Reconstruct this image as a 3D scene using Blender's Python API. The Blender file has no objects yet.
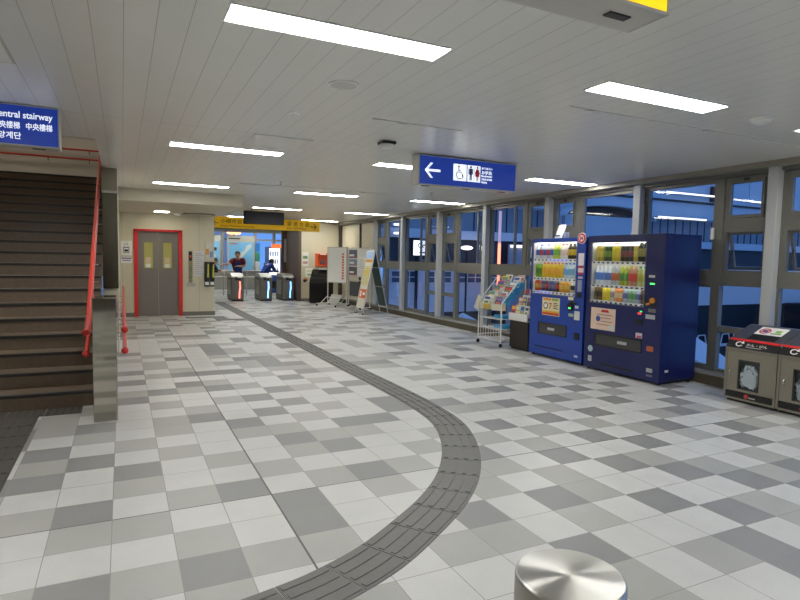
import bpy, bmesh, math, random
from mathutils import Vector, Matrix, noise as mnoise
PI = math.pi
RAD = math.radians
scene = bpy.context.scene
COL = scene.collection
rng = random.Random(7)

# ------------------------------------------------------------------ materials
def lin(c):
    return tuple((x / 12.92 if x <= 0.04045 else ((x + 0.055) / 1.055) ** 2.4) for x in c)
def hexc(r, g, b):
    return lin((r / 255, g / 255, b / 255))
MATS = {}
def mat(name, rgb, rough=0.5, metal=0.0, noise=0.0, nscale=30.0, bump=0.0, spec=0.5, emit=0.0, emit_rgb=None, srgb=True):
    if name in MATS:
        return MATS[name]
    m = bpy.data.materials.new(name)
    m.use_nodes = True
    nt = m.node_tree
    b = nt.nodes['Principled BSDF']
    c = hexc(*rgb) if srgb else rgb
    b.inputs['Base Color'].default_value = (*c, 1)
    b.inputs['Roughness'].default_value = rough
    b.inputs['Metallic'].default_value = metal
    b.inputs['Specular IOR Level'].default_value = spec
    if noise or bump:
        tc = nt.nodes.new('ShaderNodeTexCoord')
        nz = nt.nodes.new('ShaderNodeTexNoise')
        nz.inputs['Scale'].default_value = nscale
        nz.inputs['Detail'].default_value = 4
        nt.links.new(tc.outputs['Object'], nz.inputs['Vector'])
        if noise:
            mx = nt.nodes.new('ShaderNodeMix')
            mx.data_type = 'RGBA'
            mx.inputs[6].default_value = (*[x * (1 - noise) for x in c], 1)
            mx.inputs[7].default_value = (*[min(1, x * (1 + noise)) for x in c], 1)
            nt.links.new(nz.outputs['Fac'], mx.inputs[0])
            nt.links.new(mx.outputs[2], b.inputs['Base Color'])
        if bump:
            bp = nt.nodes.new('ShaderNodeBump')
            bp.inputs['Strength'].default_value = bump
            bp.inputs['Distance'].default_value = 0.01
            nt.links.new(nz.outputs['Fac'], bp.inputs['Height'])
            nt.links.new(bp.outputs['Normal'], b.inputs['Normal'])
    if emit:
        e = hexc(*(emit_rgb or rgb))
        b.inputs['Emission Color'].default_value = (*e, 1)
        b.inputs['Emission Strength'].default_value = emit
    MATS[name] = m
    return m

def glass_mat(name, tint=(0.93, 0.96, 0.97), gloss=1.0, rough=0.02):
    if name in MATS:
        return MATS[name]
    m = bpy.data.materials.new(name)
    m.use_nodes = True
    nt = m.node_tree
    nt.nodes.clear()
    out = nt.nodes.new('ShaderNodeOutputMaterial')
    tr = nt.nodes.new('ShaderNodeBsdfTransparent')
    tr.inputs['Color'].default_value = (*tint, 1)
    gl = nt.nodes.new('ShaderNodeBsdfGlossy')
    gl.inputs['Roughness'].default_value = rough
    fr = nt.nodes.new('ShaderNodeFresnel')
    fr.inputs['IOR'].default_value = 1.45
    mu = nt.nodes.new('ShaderNodeMath')
    mu.operation = 'MULTIPLY'
    mu.inputs[1].default_value = gloss
    ms = nt.nodes.new('ShaderNodeMixShader')
    nt.links.new(fr.outputs[0], mu.inputs[0])
    ge = nt.nodes.new('ShaderNodeNewGeometry')
    inv = nt.nodes.new('ShaderNodeMath'); inv.operation = 'SUBTRACT'; inv.inputs[0].default_value = 1.0
    nt.links.new(ge.outputs['Backfacing'], inv.inputs[1])
    m2_ = nt.nodes.new('ShaderNodeMath'); m2_.operation = 'MULTIPLY'
    nt.links.new(mu.outputs[0], m2_.inputs[0]); nt.links.new(inv.outputs[0], m2_.inputs[1])
    nt.links.new(m2_.outputs[0], ms.inputs[0])
    nt.links.new(tr.outputs[0], ms.inputs[1])
    nt.links.new(gl.outputs[0], ms.inputs[2])
    nt.links.new(ms.outputs[0], out.inputs['Surface'])
    MATS[name] = m
    return m

# ------------------------------------------------------------------ object helpers
ROOTS = {}
def tag(o, label=None, cat=None, group=None, kind=None):
    if label: o['label'] = label
    if cat: o['category'] = cat
    if group: o['group'] = group
    if kind: o['kind'] = kind
    return o
def thing(name, label, cat, loc=(0, 0, 0), rz=0.0, group=None, kind=None):
    o = bpy.data.objects.new(name, None)
    o.empty_display_size = 0.1
    COL.objects.link(o)
    o.location = loc
    o.rotation_euler = (0, 0, rz)
    ROOTS[o.name] = Matrix.Translation(Vector(loc)) @ Matrix.Rotation(rz, 4, 'Z')
    return tag(o, label, cat, group, kind)

class MB:
    def __init__(s):
        s.v = []; s.f = []
    def add(s, vs, fs):
        n = len(s.v)
        s.v += [tuple(p) for p in vs]
        s.f += [tuple(i + n for i in f) for f in fs]
        return s
    def box(s, x0, x1, y0, y1, z0, z1):
        x0, x1 = min(x0, x1), max(x0, x1); y0, y1 = min(y0, y1), max(y0, y1); z0, z1 = min(z0, z1), max(z0, z1)
        return s.add([(x0, y0, z0), (x1, y0, z0), (x1, y1, z0), (x0, y1, z0), (x0, y0, z1), (x1, y0, z1), (x1, y1, z1), (x0, y1, z1)],
                     [(3, 2, 1, 0), (4, 5, 6, 7), (0, 1, 5, 4), (1, 2, 6, 5), (2, 3, 7, 6), (3, 0, 4, 7)])
    def hexa(s, a, b):   # two quads (same winding), a = bottom ring, b = top ring
        n = len(a)
        fs = [tuple(range(n - 1, -1, -1)), tuple(range(n, 2 * n))]
        fs += [(i, (i + 1) % n, (i + 1) % n + n, i + n) for i in range(n)]
        return s.add(list(a) + list(b), fs)
    def cyl(s, p0, p1, r, n=14, r2=None):
        p0 = Vector(p0); p1 = Vector(p1)
        d = (p1 - p0).normalized()
        u = d.orthogonal().normalized(); w = d.cross(u)
        r2 = r if r2 is None else r2
        A = [p0 + (u * math.cos(2 * PI * k / n) + w * math.sin(2 * PI * k / n)) * r for k in range(n)]
        B = [p1 + (u * math.cos(2 * PI * k / n) + w * math.sin(2 * PI * k / n)) * r2 for k in range(n)]
        return s.hexa(A, B)
    def tube(s, pts, r, n=10):
        P = [Vector(p) for p in pts]
        rings = []
        u = None
        for i, p in enumerate(P):
            d = (P[min(i + 1, len(P) - 1)] - P[max(i - 1, 0)]).normalized()
            if u is None:
                u = d.orthogonal().normalized()
            else:
                u = (u - d * u.dot(d)).normalized()
            w = d.cross(u)
            rings.append([p + (u * math.cos(2 * PI * k / n) + w * math.sin(2 * PI * k / n)) * r for k in range(n)])
        vs = [q for R in rings for q in R]
        fs = []
        for i in range(len(P) - 1):
            for k in range(n):
                fs.append((i * n + k, i * n + (k + 1) % n, (i + 1) * n + (k + 1) % n, (i + 1) * n + k))
        fs.append(tuple(range(n - 1, -1, -1)))
        fs.append(tuple(range((len(P) - 1) * n, len(P) * n)))
        return s.add(vs, fs)
    def sphere(s, c, r, n=12, m=8, sc=(1, 1, 1)):
        vs = [(c[0], c[1], c[2] - r * sc[2])]
        for j in range(1, m):
            t = -PI / 2 + PI * j / m
            for k in range(n):
                a = 2 * PI * k / n
                vs.append((c[0] + r * sc[0] * math.cos(t) * math.cos(a), c[1] + r * sc[1] * math.cos(t) * math.sin(a), c[2] + r * sc[2] * math.sin(t)))
        vs.append((c[0], c[1], c[2] + r * sc[2]))
        fs = [(0, 1 + (k + 1) % n, 1 + k) for k in range(n)]
        for j in range(m - 2):
            for k in range(n):
                a = 1 + j * n
                fs.append((a + k, a + (k + 1) % n, a + n + (k + 1) % n, a + n + k))
        L = len(vs) - 1; a = 1 + (m - 2) * n
        fs += [(a + k, a + (k + 1) % n, L) for k in range(n)]
        return s.add(vs, fs)
    def lathe(s, prof, c=(0, 0, 0), n=20):
        vs = []
        for r, z in prof:
            for k in range(n):
                a = 2 * PI * k / n
                vs.append((c[0] + r * math.cos(a), c[1] + r * math.sin(a), c[2] + z))
        fs = []
        for j in range(len(prof) - 1):
            for k in range(n):
                fs.append((j * n + k, j * n + (k + 1) % n, (j + 1) * n + (k + 1) % n, (j + 1) * n + k))
        fs.append(tuple(range(n - 1, -1, -1)))
        fs.append(tuple(range((len(prof) - 1) * n, len(prof) * n)))
        return s.add(vs, fs)
    def prism(s, pts, axis, a, b):   # pts 2D polygon; axis 'x': pts are (y,z); 'y': (x,z); 'z': (x,y)
        def P(p, t):
            return (t, p[0], p[1]) if axis == 'x' else ((p[0], t, p[1]) if axis == 'y' else (p[0], p[1], t))
        return s.hexa([P(p, a) for p in pts], [P(p, b) for p in pts])
    def ring(s, x0, x1, z0, z1, w, y0, y1):   # rectangular frame in the x-z plane
        s.box(x0, x0 + w, y0, y1, z0, z1); s.box(x1 - w, x1, y0, y1, z0, z1)
        s.box(x0 + w, x1 - w, y0, y1, z0, z0 + w); s.box(x0 + w, x1 - w, y0, y1, z1 - w, z1)
        return s
    def build(s, name, m, parent=None, bevel=0.0, smooth=None, world=False, seg=2):
        vs = s.v
        if parent is not None and world:
            inv = ROOTS[parent.name].inverted()
            vs = [inv @ Vector(p) for p in vs]
        me = bpy.data.meshes.new(name)
        me.from_pydata([tuple(p) for p in vs], [], s.f)
        bm = bmesh.new(); bm.from_mesh(me)
        bmesh.ops.recalc_face_normals(bm, faces=bm.faces)
        bm.to_mesh(me); bm.free()
        me.materials.append(m)
        if smooth:
            me.shade_smooth(); me.set_sharp_from_angle(angle=RAD(smooth))
        o = bpy.data.objects.new(name, me)
        COL.objects.link(o)
        if parent is not None:
            o.parent = parent
            if parent.name in ROOTS:
                ROOTS[o.name] = ROOTS[parent.name]
        if bevel:
            md = o.modifiers.new('edge', 'BEVEL')
            md.width = bevel; md.segments = seg; md.limit_method = 'ANGLE'; md.angle_limit = RAD(40)
            md.harden_normals = False
        return o

def B(x0, x1, y0, y1, z0, z1):
    return MB().box(x0, x1, y0, y1, z0, z1)

def struct(name, mb, m, label, cat, **k):
    o = mb.build(name, m, **k)
    return tag(o, label, cat, kind='structure')

def text(name, body, size, m, parent, loc, rot=(PI / 2, 0, 0), align='LEFT', width=None, height=None, bold=0.0, ext=0.001, valign='BOTTOM_BASELINE'):
    cu = bpy.data.curves.new(name, 'FONT')
    cu.body = body
    cu.size = size
    cu.align_x = align
    cu.align_y = valign
    cu.extrude = ext
    cu.offset = bold
    cu.resolution_u = 3
    cu.materials.append(m)
    o = bpy.data.objects.new(name, cu)
    COL.objects.link(o)
    o.parent = parent
    o.location = loc
    o.rotation_euler = rot
    if width or height:
        bpy.context.view_layer.update()
        d = o.dimensions
        if width and d.x > 0: o.scale.x = width / d.x
        if height and d.y > 0: o.scale.y = height / d.y
    sx_, sy_ = o.scale.x, o.scale.y
    o.scale = (1, 1, 1)
    bpy.context.view_layer.update()
    me = bpy.data.meshes.new_from_object(o.evaluated_get(bpy.context.evaluated_depsgraph_get()))
    for v in me.vertices: v.co.x *= sx_; v.co.y *= sy_
    me.name = name
    bpy.data.objects.remove(o)
    o = bpy.data.objects.new(name, me)
    COL.objects.link(o)
    o.parent = parent
    o.location = loc
    o.rotation_euler = rot
    return o

def copy_tree(o, parent=None):
    c = o.copy()
    COL.objects.link(c)
    c.parent = parent
    if o.name in ROOTS: ROOTS[c.name] = ROOTS[o.name]
    for ch in list(o.children):
        copy_tree(ch, c)
    return c

# ------------------------------------------------------------------ palette
M_ceiling_white = mat('white_enamel', (244, 244, 238), 0.35)
M_cream = mat('cream_wall_panel', (212, 204, 178), 0.42, noise=0.03, nscale=3)
M_base = mat('grey_skirting', (120, 118, 108), 0.5)
M_steel = mat('brushed_steel', (190, 188, 182), 0.28, 1.0, noise=0.06, nscale=60)
M_steel_dark = mat('stainless_panel', (176, 172, 160), 0.055, 1.0)
M_taupe = mat('taupe_aluminium', (114, 113, 106), 0.38, 0.2, noise=0.04, nscale=20)
M_pillar = mat('pale_grey_paint', (180, 182, 182), 0.42)
M_curb = mat('brown_stone_curb', (84, 76, 60), 0.6, noise=0.25, nscale=40)
M_sill = mat('grey_granite_sill', (150, 150, 146), 0.18, noise=0.12, nscale=80)
M_red = mat('red_rail_paint', (192, 44, 32), 0.35)
M_redframe = mat('red_door_paint', (214, 42, 40), 0.4)
M_black = mat('black_plastic', (22, 22, 24), 0.4)
M_dark = mat('dark_grey_metal', (48, 46, 44), 0.45)
M_white = mat('white_plastic', (232, 232, 228), 0.45)
M_paper = mat('white_paper', (236, 235, 230), 0.7)
M_ink = mat('dark_ink', (38, 38, 42), 0.6)
M_glass = glass_mat('clear_glass', (0.90, 0.94, 0.97))
M_doorgrey = mat('grey_brown_door_steel', (128, 122, 116), 0.32, 0.35, noise=0.03, nscale=15)
M_blue_lit = mat('blue_sign_face', (22, 48, 128), 0.35, emit=0.42, emit_rgb=(28, 62, 170))
M_white_lit = mat('white_sign_lettering', (240, 244, 250), 0.4, emit=.85, emit_rgb=(240, 246, 255))
M_yellow_sign = mat('yellow_sign_face', (240, 190, 22), 0.4, emit=.16)
M_chrome = mat('chrome', (215, 215, 215), 0.12, 1.0)
M_rubber = mat('black_rubber', (26, 26, 26), 0.7)
def pal(r, g, b, rough=0.45):
    return mat('print_%02x%02x%02x' % (r, g, b), (r, g, b), rough)
M_tube = mat('fluorescent_diffuser', (255, 255, 255), 0.4, emit=27.0, emit_rgb=(255, 254, 249))

# ------------------------------------------------------------------ camera
Rm = [None] * 3
def cam_axes(yaw, pitch, roll):
    cy, sy, cp, sp, cr, sr = math.cos(yaw), math.sin(yaw), math.cos(pitch), math.sin(pitch), math.cos(roll), math.sin(roll)
    fwd = Vector((sy * cp, cy * cp, -sp)); right = Vector((cy, -sy, 0)); down = fwd.cross(right)
    return right * cr + down * sr, -right * sr + down * cr, fwd
r_, d_, f_ = cam_axes(0.452162, 0.0711162, -0.0202587)
cd = bpy.data.cameras.new('camera')
cam = bpy.data.objects.new('camera', cd)
COL.objects.link(cam)
cam.matrix_world = Matrix(((r_.x, -d_.x, -f_.x, 0), (r_.y, -d_.y, -f_.y, 0), (r_.z, -d_.z, -f_.z, 1.5), (0, 0, 0, 1)))
cd.sensor_width = 36.0
cd.lens = 572.5 / 800 * 36.0
cd.clip_start = 0.05
cd.clip_end = 300
scene.camera = cam

# ------------------------------------------------------------------ world
w = bpy.data.worlds.new('dusk'); scene.world = w; w.use_nodes = True
nt = w.node_tree; bg = nt.nodes['Background']
tc = nt.nodes.new('ShaderNodeTexCoord'); sx = nt.nodes.new('ShaderNodeSeparateXYZ'); cr = nt.nodes.new('ShaderNodeValToRGB')
nt.links.new(tc.outputs['Generated'], sx.inputs[0]); nt.links.new(sx.outputs['Z'], cr.inputs[0]); nt.links.new(cr.outputs[0], bg.inputs['Color'])
cr.color_ramp.elements[0].position = 0.0; cr.color_ramp.elements[0].color = (0.12, 0.27, 0.64, 1)
cr.color_ramp.elements[1].position = 0.7; cr.color_ramp.elements[1].color = (0.065, 0.17, 0.46, 1)
bg.inputs['Strength'].default_value = 1.55

# ------------------------------------------------------------------ floor
X0, Y0, TS = -0.36945, 3.51341, 0.3
cols_ = {-1: "LMLLMLDMDLMMM", 0: "LDLMDLLDLMDLML", 1: "LMLMLMDLMLLLLDMLDLDLLM", 2: "MDMLMLLMLMMLMLDLLMLMM", 3: "LMLLDLMLLLDMLLMDLDMLLD",
         4: "LMDDLMLLMDLLMLDMLDLL", 5: "LLLLMLMDMLDLDLMLLD", 6: "MLLMDLDMLMLDLDLLML", 7: "MDLLMLLMDLMLLMLDLMD", 8: "LLMMLMLLDLLLDLMLD"}
rows_ = {-1: "MLDLLDLMLDMLM", 0: "DLMLDLMDLLLMD", 1: "LMLMLMLLMDMLM", 2: "MLDLDLDLLLDLM", 3: "LLLLLMLLDLLDLL", 4: "LLMMDLDMLML", 5: "DLDLLLLLDLD",
         6: "DLLLMDLDLML", 7: "LLLMLLMLMLD", 8: "LLLLLDLLLL", 9: "DLLMMLLMDML", 10: "LLLLLMDLMLD", -2: "MLDMLLLDLL", -3: "DMLLDMLML", -4: "MLDLLDM", -5: "LLLDML", -6: "LMDL"}
rows_[-2] = "LMLDMLLLDLL"
tone = {}
for i, sq in cols_.items():
    for k, c in enumerate(sq): tone[(i, k - 4)] = c
for j, sq in rows_.items():
    for k, c in enumerate(sq): tone[(9 + k, j)] = c
for k, c in enumerate("LLLD"): tone[(5 + k, -5)] = c
tone[(8, -6)] = 'M'
VAL = {'L': 0.0, 'M': 0.5, 'D': 1.0}
trng = random.Random(21)
verts, faces, tones = [], [], []
for i in range(-16, 24):
    xa, xb = X0 + TS * i, X0 + TS * (i + 1)
    xb = min(xb, 6.66)
    if xa >= 6.66: continue
    for j in range(-29, 78):
        ya, yb = Y0 + TS * j, Y0 + TS * (j + 1)
        n = len(verts)
        verts += [(xa, ya, 0), (xb, ya, 0), (xb, yb, 0), (xa, yb, 0)]
        faces.append((n, n + 1, n + 2, n + 3))
        c = tone.get((i, j)) or trng.choices('LMD', (0.54, 0.26, 0.20))[0]
        tones.append(VAL[c] + trng.uniform(-0.05, 0.05))
me = bpy.data.meshes.new('floor'); me.from_pydata(verts, [], faces)
at = me.attributes.new('tile_tone', 'FLOAT', 'FACE')
at.data.foreach_set('value', tones)
fm = bpy.data.materials.new('floor_tiles'); fm.use_nodes = True; nt = fm.node_tree; b = nt.nodes['Principled BSDF']
an = nt.nodes.new('ShaderNodeAttribute'); an.attribute_name = 'tile_tone'
cr = nt.nodes.new('ShaderNodeValToRGB'); cr.color_ramp.interpolation = 'LINEAR'
cr.color_ramp.elements[0].position = 0.0; cr.color_ramp.elements[0].color = (*hexc(196, 196, 194), 1)
cr.color_ramp.elements[1].position = 1.0; cr.color_ramp.elements[1].color = (*hexc(134, 134, 134), 1)
e = cr.color_ramp.elements.new(0.5); e.color = (*hexc(165, 165, 161), 1)
nt.links.new(an.outputs['Fac'], cr.inputs[0])
tc = nt.nodes.new('ShaderNodeTexCoord'); sx = nt.nodes.new('ShaderNodeSeparateXYZ'); nt.links.new(tc.outputs['Object'], sx.inputs[0])
def mth(op, a, bb=None, nt=nt):
    n = nt.nodes.new('ShaderNodeMath'); n.operation = op
    for k, q in enumerate((a, bb)):
        if q is None: continue
        if isinstance(q, (int, float)): n.inputs[k].default_value = q
        else: nt.links.new(q, n.inputs[k])
    return n.outputs[0]
def edge(sock, o):
    t = mth('DIVIDE', mth('SUBTRACT', sock, o), TS)
    fr = mth('FRACT', t)
    d = mth('MINIMUM', fr, mth('SUBTRACT', 1.0, fr))
    return mth('LESS_THAN', d, 0.0075)
jx = mth('LESS_THAN', mth('ABSOLUTE', mth('SUBTRACT', sx.outputs['X'], X0 + 4 * TS)), 0.0055)
jy = mth('LESS_THAN', mth('ABSOLUTE', mth('SUBTRACT', sx.outputs['Y'], Y0)), 0.0045)
gr = mth('MAXIMUM', edge(sx.outputs['X'], X0), edge(sx.outputs['Y'], Y0))
jj = mth('MAXIMUM', jx, jy)
nz = nt.nodes.new('ShaderNodeTexNoise'); nz.inputs['Scale'].default_value = 160; nz.inputs['Detail'].default_value = 3
nt.links.new(tc.outputs['Object'], nz.inputs['Vector'])
nz2 = nt.nodes.new('ShaderNodeTexNoise'); nz2.inputs['Scale'].default_value = 5; nz2.inputs['Detail'].default_value = 5
nt.links.new(tc.outputs['Object'], nz2.inputs['Vector'])
sp = mth('ADD', mth('MULTIPLY', nz.outputs['Fac'], 0.36), mth('MULTIPLY', nz2.outputs['Fac'], 0.16))
sp = mth('ADD', sp, 0.74)
mu = nt.nodes.new('ShaderNodeMix'); mu.data_type = 'RGBA'; mu.blend_type = 'MULTIPLY'; mu.inputs[0].default_value = 1
cm = nt.nodes.new('ShaderNodeCombineColor'); [nt.links.new(sp, cm.inputs[k]) for k in range(3)]
nt.links.new(cr.outputs[0], mu.inputs[6]); nt.links.new(cm.outputs[0], mu.inputs[7])
m1 = nt.nodes.new('ShaderNodeMix'); m1.data_type = 'RGBA'; m1.inputs[7].default_value = (*hexc(140, 138, 132), 1)
nt.links.new(gr, m1.inputs[0]); nt.links.new(mu.outputs[2], m1.inputs[6])
m2 = nt.nodes.new('ShaderNodeMix'); m2.data_type = 'RGBA'; m2.inputs[7].default_value = (*hexc(84, 82, 80), 1)
nt.links.new(jj, m2.inputs[0]); nt.links.new(m1.outputs[2], m2.inputs[6])
nt.links.new(m2.outputs[2], b.inputs['Base Color'])
rr = mth('ADD', mth('MULTIPLY', nz2.outputs['Fac'], 0.16), 0.30)
nt.links.new(rr, b.inputs['Roughness'])
bp = nt.nodes.new('ShaderNodeBump'); bp.inputs['Strength'].default_value = 0.25; bp.inputs['Distance'].default_value = 0.002
hh = mth('SUBTRACT', mth('MULTIPLY', nz.outputs['Fac'], 0.5), mth('MAXIMUM', gr, jj))
nt.links.new(hh, bp.inputs['Height']); nt.links.new(bp.outputs['Normal'], b.inputs['Normal'])
b.inputs['Specular IOR Level'].default_value = 0.5
me.materials.append(fm)
fl = bpy.data.objects.new('floor', me); COL.objects.link(fl)
tag(fl, 'pale, mid and dark grey square floor tiles across the hall', 'floor', kind='structure')
struct('ground_slab', B(-5.2, 6.9, -5.2, 27, -0.3, -0.002), mat('concrete', (120, 118, 114), 0.8), 'concrete slab under the tiled hall floor', 'floor')

# tactile paving ------------------------------------------------------------
M_tact = mat('dark_grey_tactile_block', (108, 107, 105), 0.5, noise=0.12, nscale=25, bump=0.1)
def catmull(P, n=16):
    P = [Vector((*p, 0)) for p in P]
    out = []
    for i in range(len(P) - 1):
        p0, p1, p2, p3 = P[max(i - 1, 0)], P[i], P[i + 1], P[min(i + 2, len(P) - 1)]
        for k in range(n):
            t = k / n
            out.append(0.5 * ((2 * p1) + (p2 - p0) * t + (2 * p0 - 5 * p1 + 4 * p2 - p3) * t * t + (3 * p1 - p0 - 3 * p2 + p3) * t ** 3))
    out.append(P[-1])
    return out
def resample(P, step):
    out = [P[0]]; acc = 0.0
    for a, bq in zip(P, P[1:]):
        L = (bq - a).length
        while acc + L >= step:
            t = (step - acc) / L
            a = a + (bq - a) * t
            out.append(a.copy()); L = (bq - a).length; acc = 0.0
        acc += L
    return out
def tact_ribbon(centre, width=0.3, sub=5):
    mb = MB()
    pts = resample(centre, 0.3 / sub)
    def nrm(i):
        d = (pts[min(i + 1, len(pts) - 1)] - pts[max(i - 1, 0)]).normalized()
        return Vector((-d.y, d.x, 0)), d
    for blk in range(0, (len(pts) - 1) // sub):
        i0 = blk * sub
        secs = []
        for k in range(sub + 1):
            n, d = nrm(i0 + k)
            c = pts[i0 + k].copy()
            if k == 0: c += d * 0.0025
            if k == sub: c -= d * 0.0025
            secs.append((c, n, d))
        def strip(o0, o1, z0, z1, inset):
            lo, hi = [], []
            for k, (c, n, d) in enumerate(secs):
                cc = c + d * inset if k == 0 else (c - d * inset if k == sub else c)
                lo.append((cc + n * o0, cc + n * o1)); 
            vs = []
            for a, bb in lo:
                vs += [(a.x, a.y, z0), (bb.x, bb.y, z0), (bb.x, bb.y, z1), (a.x, a.y, z1)]
            fs = [(0, 1, 2, 3), tuple(4 * sub + q for q in (3, 2, 1, 0))]
            for k in range(sub):
                for q in range(4):
                    fs.append((4 * k + q, 4 * k + (q + 1) % 4, 4 * k + 4 + (q + 1) % 4, 4 * k + 4 + q))
            mb.add(vs, fs)
        strip(-width / 2 + .001, width / 2 - .001, 0.0005, 0.004, 0)
        for r in (-0.1125, -0.0375, 0.0375, 0.1125):
            strip(r - 0.016, r + 0.016, 0.004, 0.0085, 0.012)
    return mb
ctr = [(-0.25, 2.2), (0.2, 2.25), (0.68, 2.35), (0.92, 2.43), (1.17, 2.55), (1.45, 2.74), (1.76, 2.98), (2.04, 3.26), (2.29, 3.6), (2.51, 4.0), (2.68, 4.45), (2.76, 4.95), (2.79, 5.6), (2.79, 7.0)]
cc = catmull(ctr) + [Vector((2.79, 7 + 0.3 * k, 0)) for k in range(1, 42)]
struct('tactile_path', tact_ribbon(cc), M_tact, 'dark grey ribbed tactile path curving across the pale floor to the gates', 'tactile paving')
mb = MB()
def dome_tiles(mb, xa, xb, ya, yb, n=5):
    nx, ny = max(1, round((xb - xa) / .3)), max(1, round((yb - ya) / .3))
    for a in range(nx):
        for c in range(ny):
            x0_, x1_ = xa + (xb - xa) * a / nx, xa + (xb - xa) * (a + 1) / nx
            y0_, y1_ = ya + (yb - ya) * c / ny, ya + (yb - ya) * (c + 1) / ny
            mb.box(x0_ + .002, x1_ - .002, y0_ + .002, y1_ - .002, 0.0005, 0.004)
            for p in range(n):
                for q in range(n):
                    mb.cyl((x0_ + (x1_ - x0_) * (p + .5) / n, y0_ + (y1_ - y0_) * (q + .5) / n, 0.004), (x0_ + (x1_ - x0_) * (p + .5) / n, y0_ + (y1_ - y0_) * (q + .5) / n, 0.008), 0.012, 6, 0.007)
dome_tiles(mb, -3.4, -0.36, 6.04, 6.32)
struct('tactile_strip', mb, mat('dark_warning_block', (66, 62, 57), 0.55, noise=0.15, nscale=30), 'dark warning strip on the floor before the first stair step', 'tactile paving')
mb = tact_ribbon([Vector((-0.85, 6.03 - 0.3 * k, 0)) for k in range(0, 12)])
struct('tactile_path', mb, mat('dark_tactile_block', (66, 63, 60), 0.5, noise=0.15, nscale=30), 'dark tactile path leading straight to the foot of the stairs', 'tactile paving')
mb = MB(); dome_tiles(mb, 1.35, 2.25, 14.35, 14.65, 3); dome_tiles(mb, 1.95, 2.62, 13.65, 13.95, 3); dome_tiles(mb, 1.95, 2.25, 13.95, 14.35, 3)
struct('tactile_strip', mb, M_tact, 'grey warning strip branching off the path towards the elevator', 'tactile paving')

# ------------------------------------------------------------------ ceiling
CZ = 2.70
cmn = bpy.data.materials.new('ceiling_panels'); cmn.use_nodes = True; nt = cmn.node_tree; b = nt.nodes['Principled BSDF']
tc = nt.nodes.new('ShaderNodeTexCoord'); sx = nt.nodes.new('ShaderNodeSeparateXYZ'); nt.links.new(tc.outputs['Object'], sx.inputs[0])
def mt(op, a, bb=None):
    return mth(op, a, bb, nt)
t = mt('FRACT', mt('DIVIDE', mt('ADD', sx.outputs['X'], 15.5 - .7936 - .0017), 0.155))
lx = mt('LESS_THAN', t, 0.022)
ly = mt('LESS_THAN', mt('ABSOLUTE', mt('SUBTRACT', mt('FRACT', mt('DIVIDE', mt('ADD', sx.outputs['Y'], 30 - 5.75), 30)), 0.0)), 0.00022)
ln = mt('MAXIMUM', lx, ly)
mx = nt.nodes.new('ShaderNodeMix'); mx.data_type = 'RGBA'
nz = nt.nodes.new('ShaderNodeTexNoise'); nz.inputs['Scale'].default_value = 1.3; nz.inputs['Detail'].default_value = 3
nt.links.new(tc.outputs['Object'], nz.inputs['Vector'])
mc = nt.nodes.new('ShaderNodeMix'); mc.data_type = 'RGBA'
mc.inputs[6].default_value = (*hexc(232, 231, 223), 1); mc.inputs[7].default_value = (*hexc(241, 240, 233), 1)
nt.links.new(nz.outputs['Fac'], mc.inputs[0])
nt.links.new(mc.outputs[2], mx.inputs[6]); mx.inputs[7].default_value = (*hexc(186, 184, 176), 1)
nt.links.new(ln, mx.inputs[0]); nt.links.new(mx.outputs[2], b.inputs['Base Color'])
b.inputs['Roughness'].default_value = 0.27
b.inputs['Specular IOR Level'].default_value = 0.6
bp = nt.nodes.new('ShaderNodeBump'); bp.inputs['Strength'].default_value = 0.3; bp.inputs['Distance'].default_value = 0.004; bp.invert = True
nt.links.new(ln, bp.inputs['Height']); nt.links.new(bp.outputs['Normal'], b.inputs['Normal'])
M_ceil = cmn
WX0, WX1, WY0, WY1 = -3.6, -0.235, 6.95, 14.2      # stairwell opening
mb = MB()
mb.box(-5.2, 6.95, -5.2, WY0, CZ, CZ + .12)
mb.box(-5.2, WX0, WY0, WY1, CZ, CZ + .12)
mb.box(WX1, 6.95, WY0, WY1, CZ, CZ + .12)
mb.box(-5.2, 6.95, WY1, 27, CZ, CZ + .12)
struct('ceiling', mb, M_ceil, 'pale grey metal strip ceiling over the whole hall', 'ceiling')
mb = MB(); mb.box(WX0 + .02, WX1, WY0 - .03, WY0, CZ - .012, CZ + .001)
struct('trim_1', mb, M_steel, 'thin metal trim along the near edge of the stairwell opening', 'trim')
# lowered soffit in front of the elevator
mb = MB(); mb.box(-0.05, 2.16, 11.63, 15.0, 2.47, 2.699)
struct('ceiling_soffit', mb, mat('soffit_panel', (196, 190, 170), 0.4), 'lowered cream soffit in front of the elevator door', 'ceiling')
mb = MB()
for k in range(3): mb.box(1.3 + .0, 2.0, 14.15 + .12 * k, 14.16 + .12 * k, 2.462, 2.472)
struct('trim_2', mb, M_base, 'thin access panel lines in the elevator soffit', 'trim')

# ceiling rails (smoke curtain slots)
def slot_rail(x0, x1, y, n, num, label):
    mb = MB(); mb.box(x0, x1, y - .007, y + .007, CZ - .008, CZ + .001)
    for k in range(n):
        x = x0 + (x1 - x0) * (k + .3) / n
        mb.box(x - .03, x + .03, y - .012, y + .012, CZ - .018, CZ - .006)
    return struct('trim_%d' % num, mb, mat('rail_grey', (222, 220, 212), .4), label, 'trim')
slot_rail(3.1, 6.5, 3.48, 5, 3, 'thin ceiling rail with clips behind the nearest right light')
slot_rail(1.75, 4.4, 9.72, 4, 4, 'thin ceiling rail with clips across the middle of the hall')
slot_rail(1.95, 2.85, 4.62, 1, 5, 'short dark slot in the ceiling before the blue restroom sign')

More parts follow.
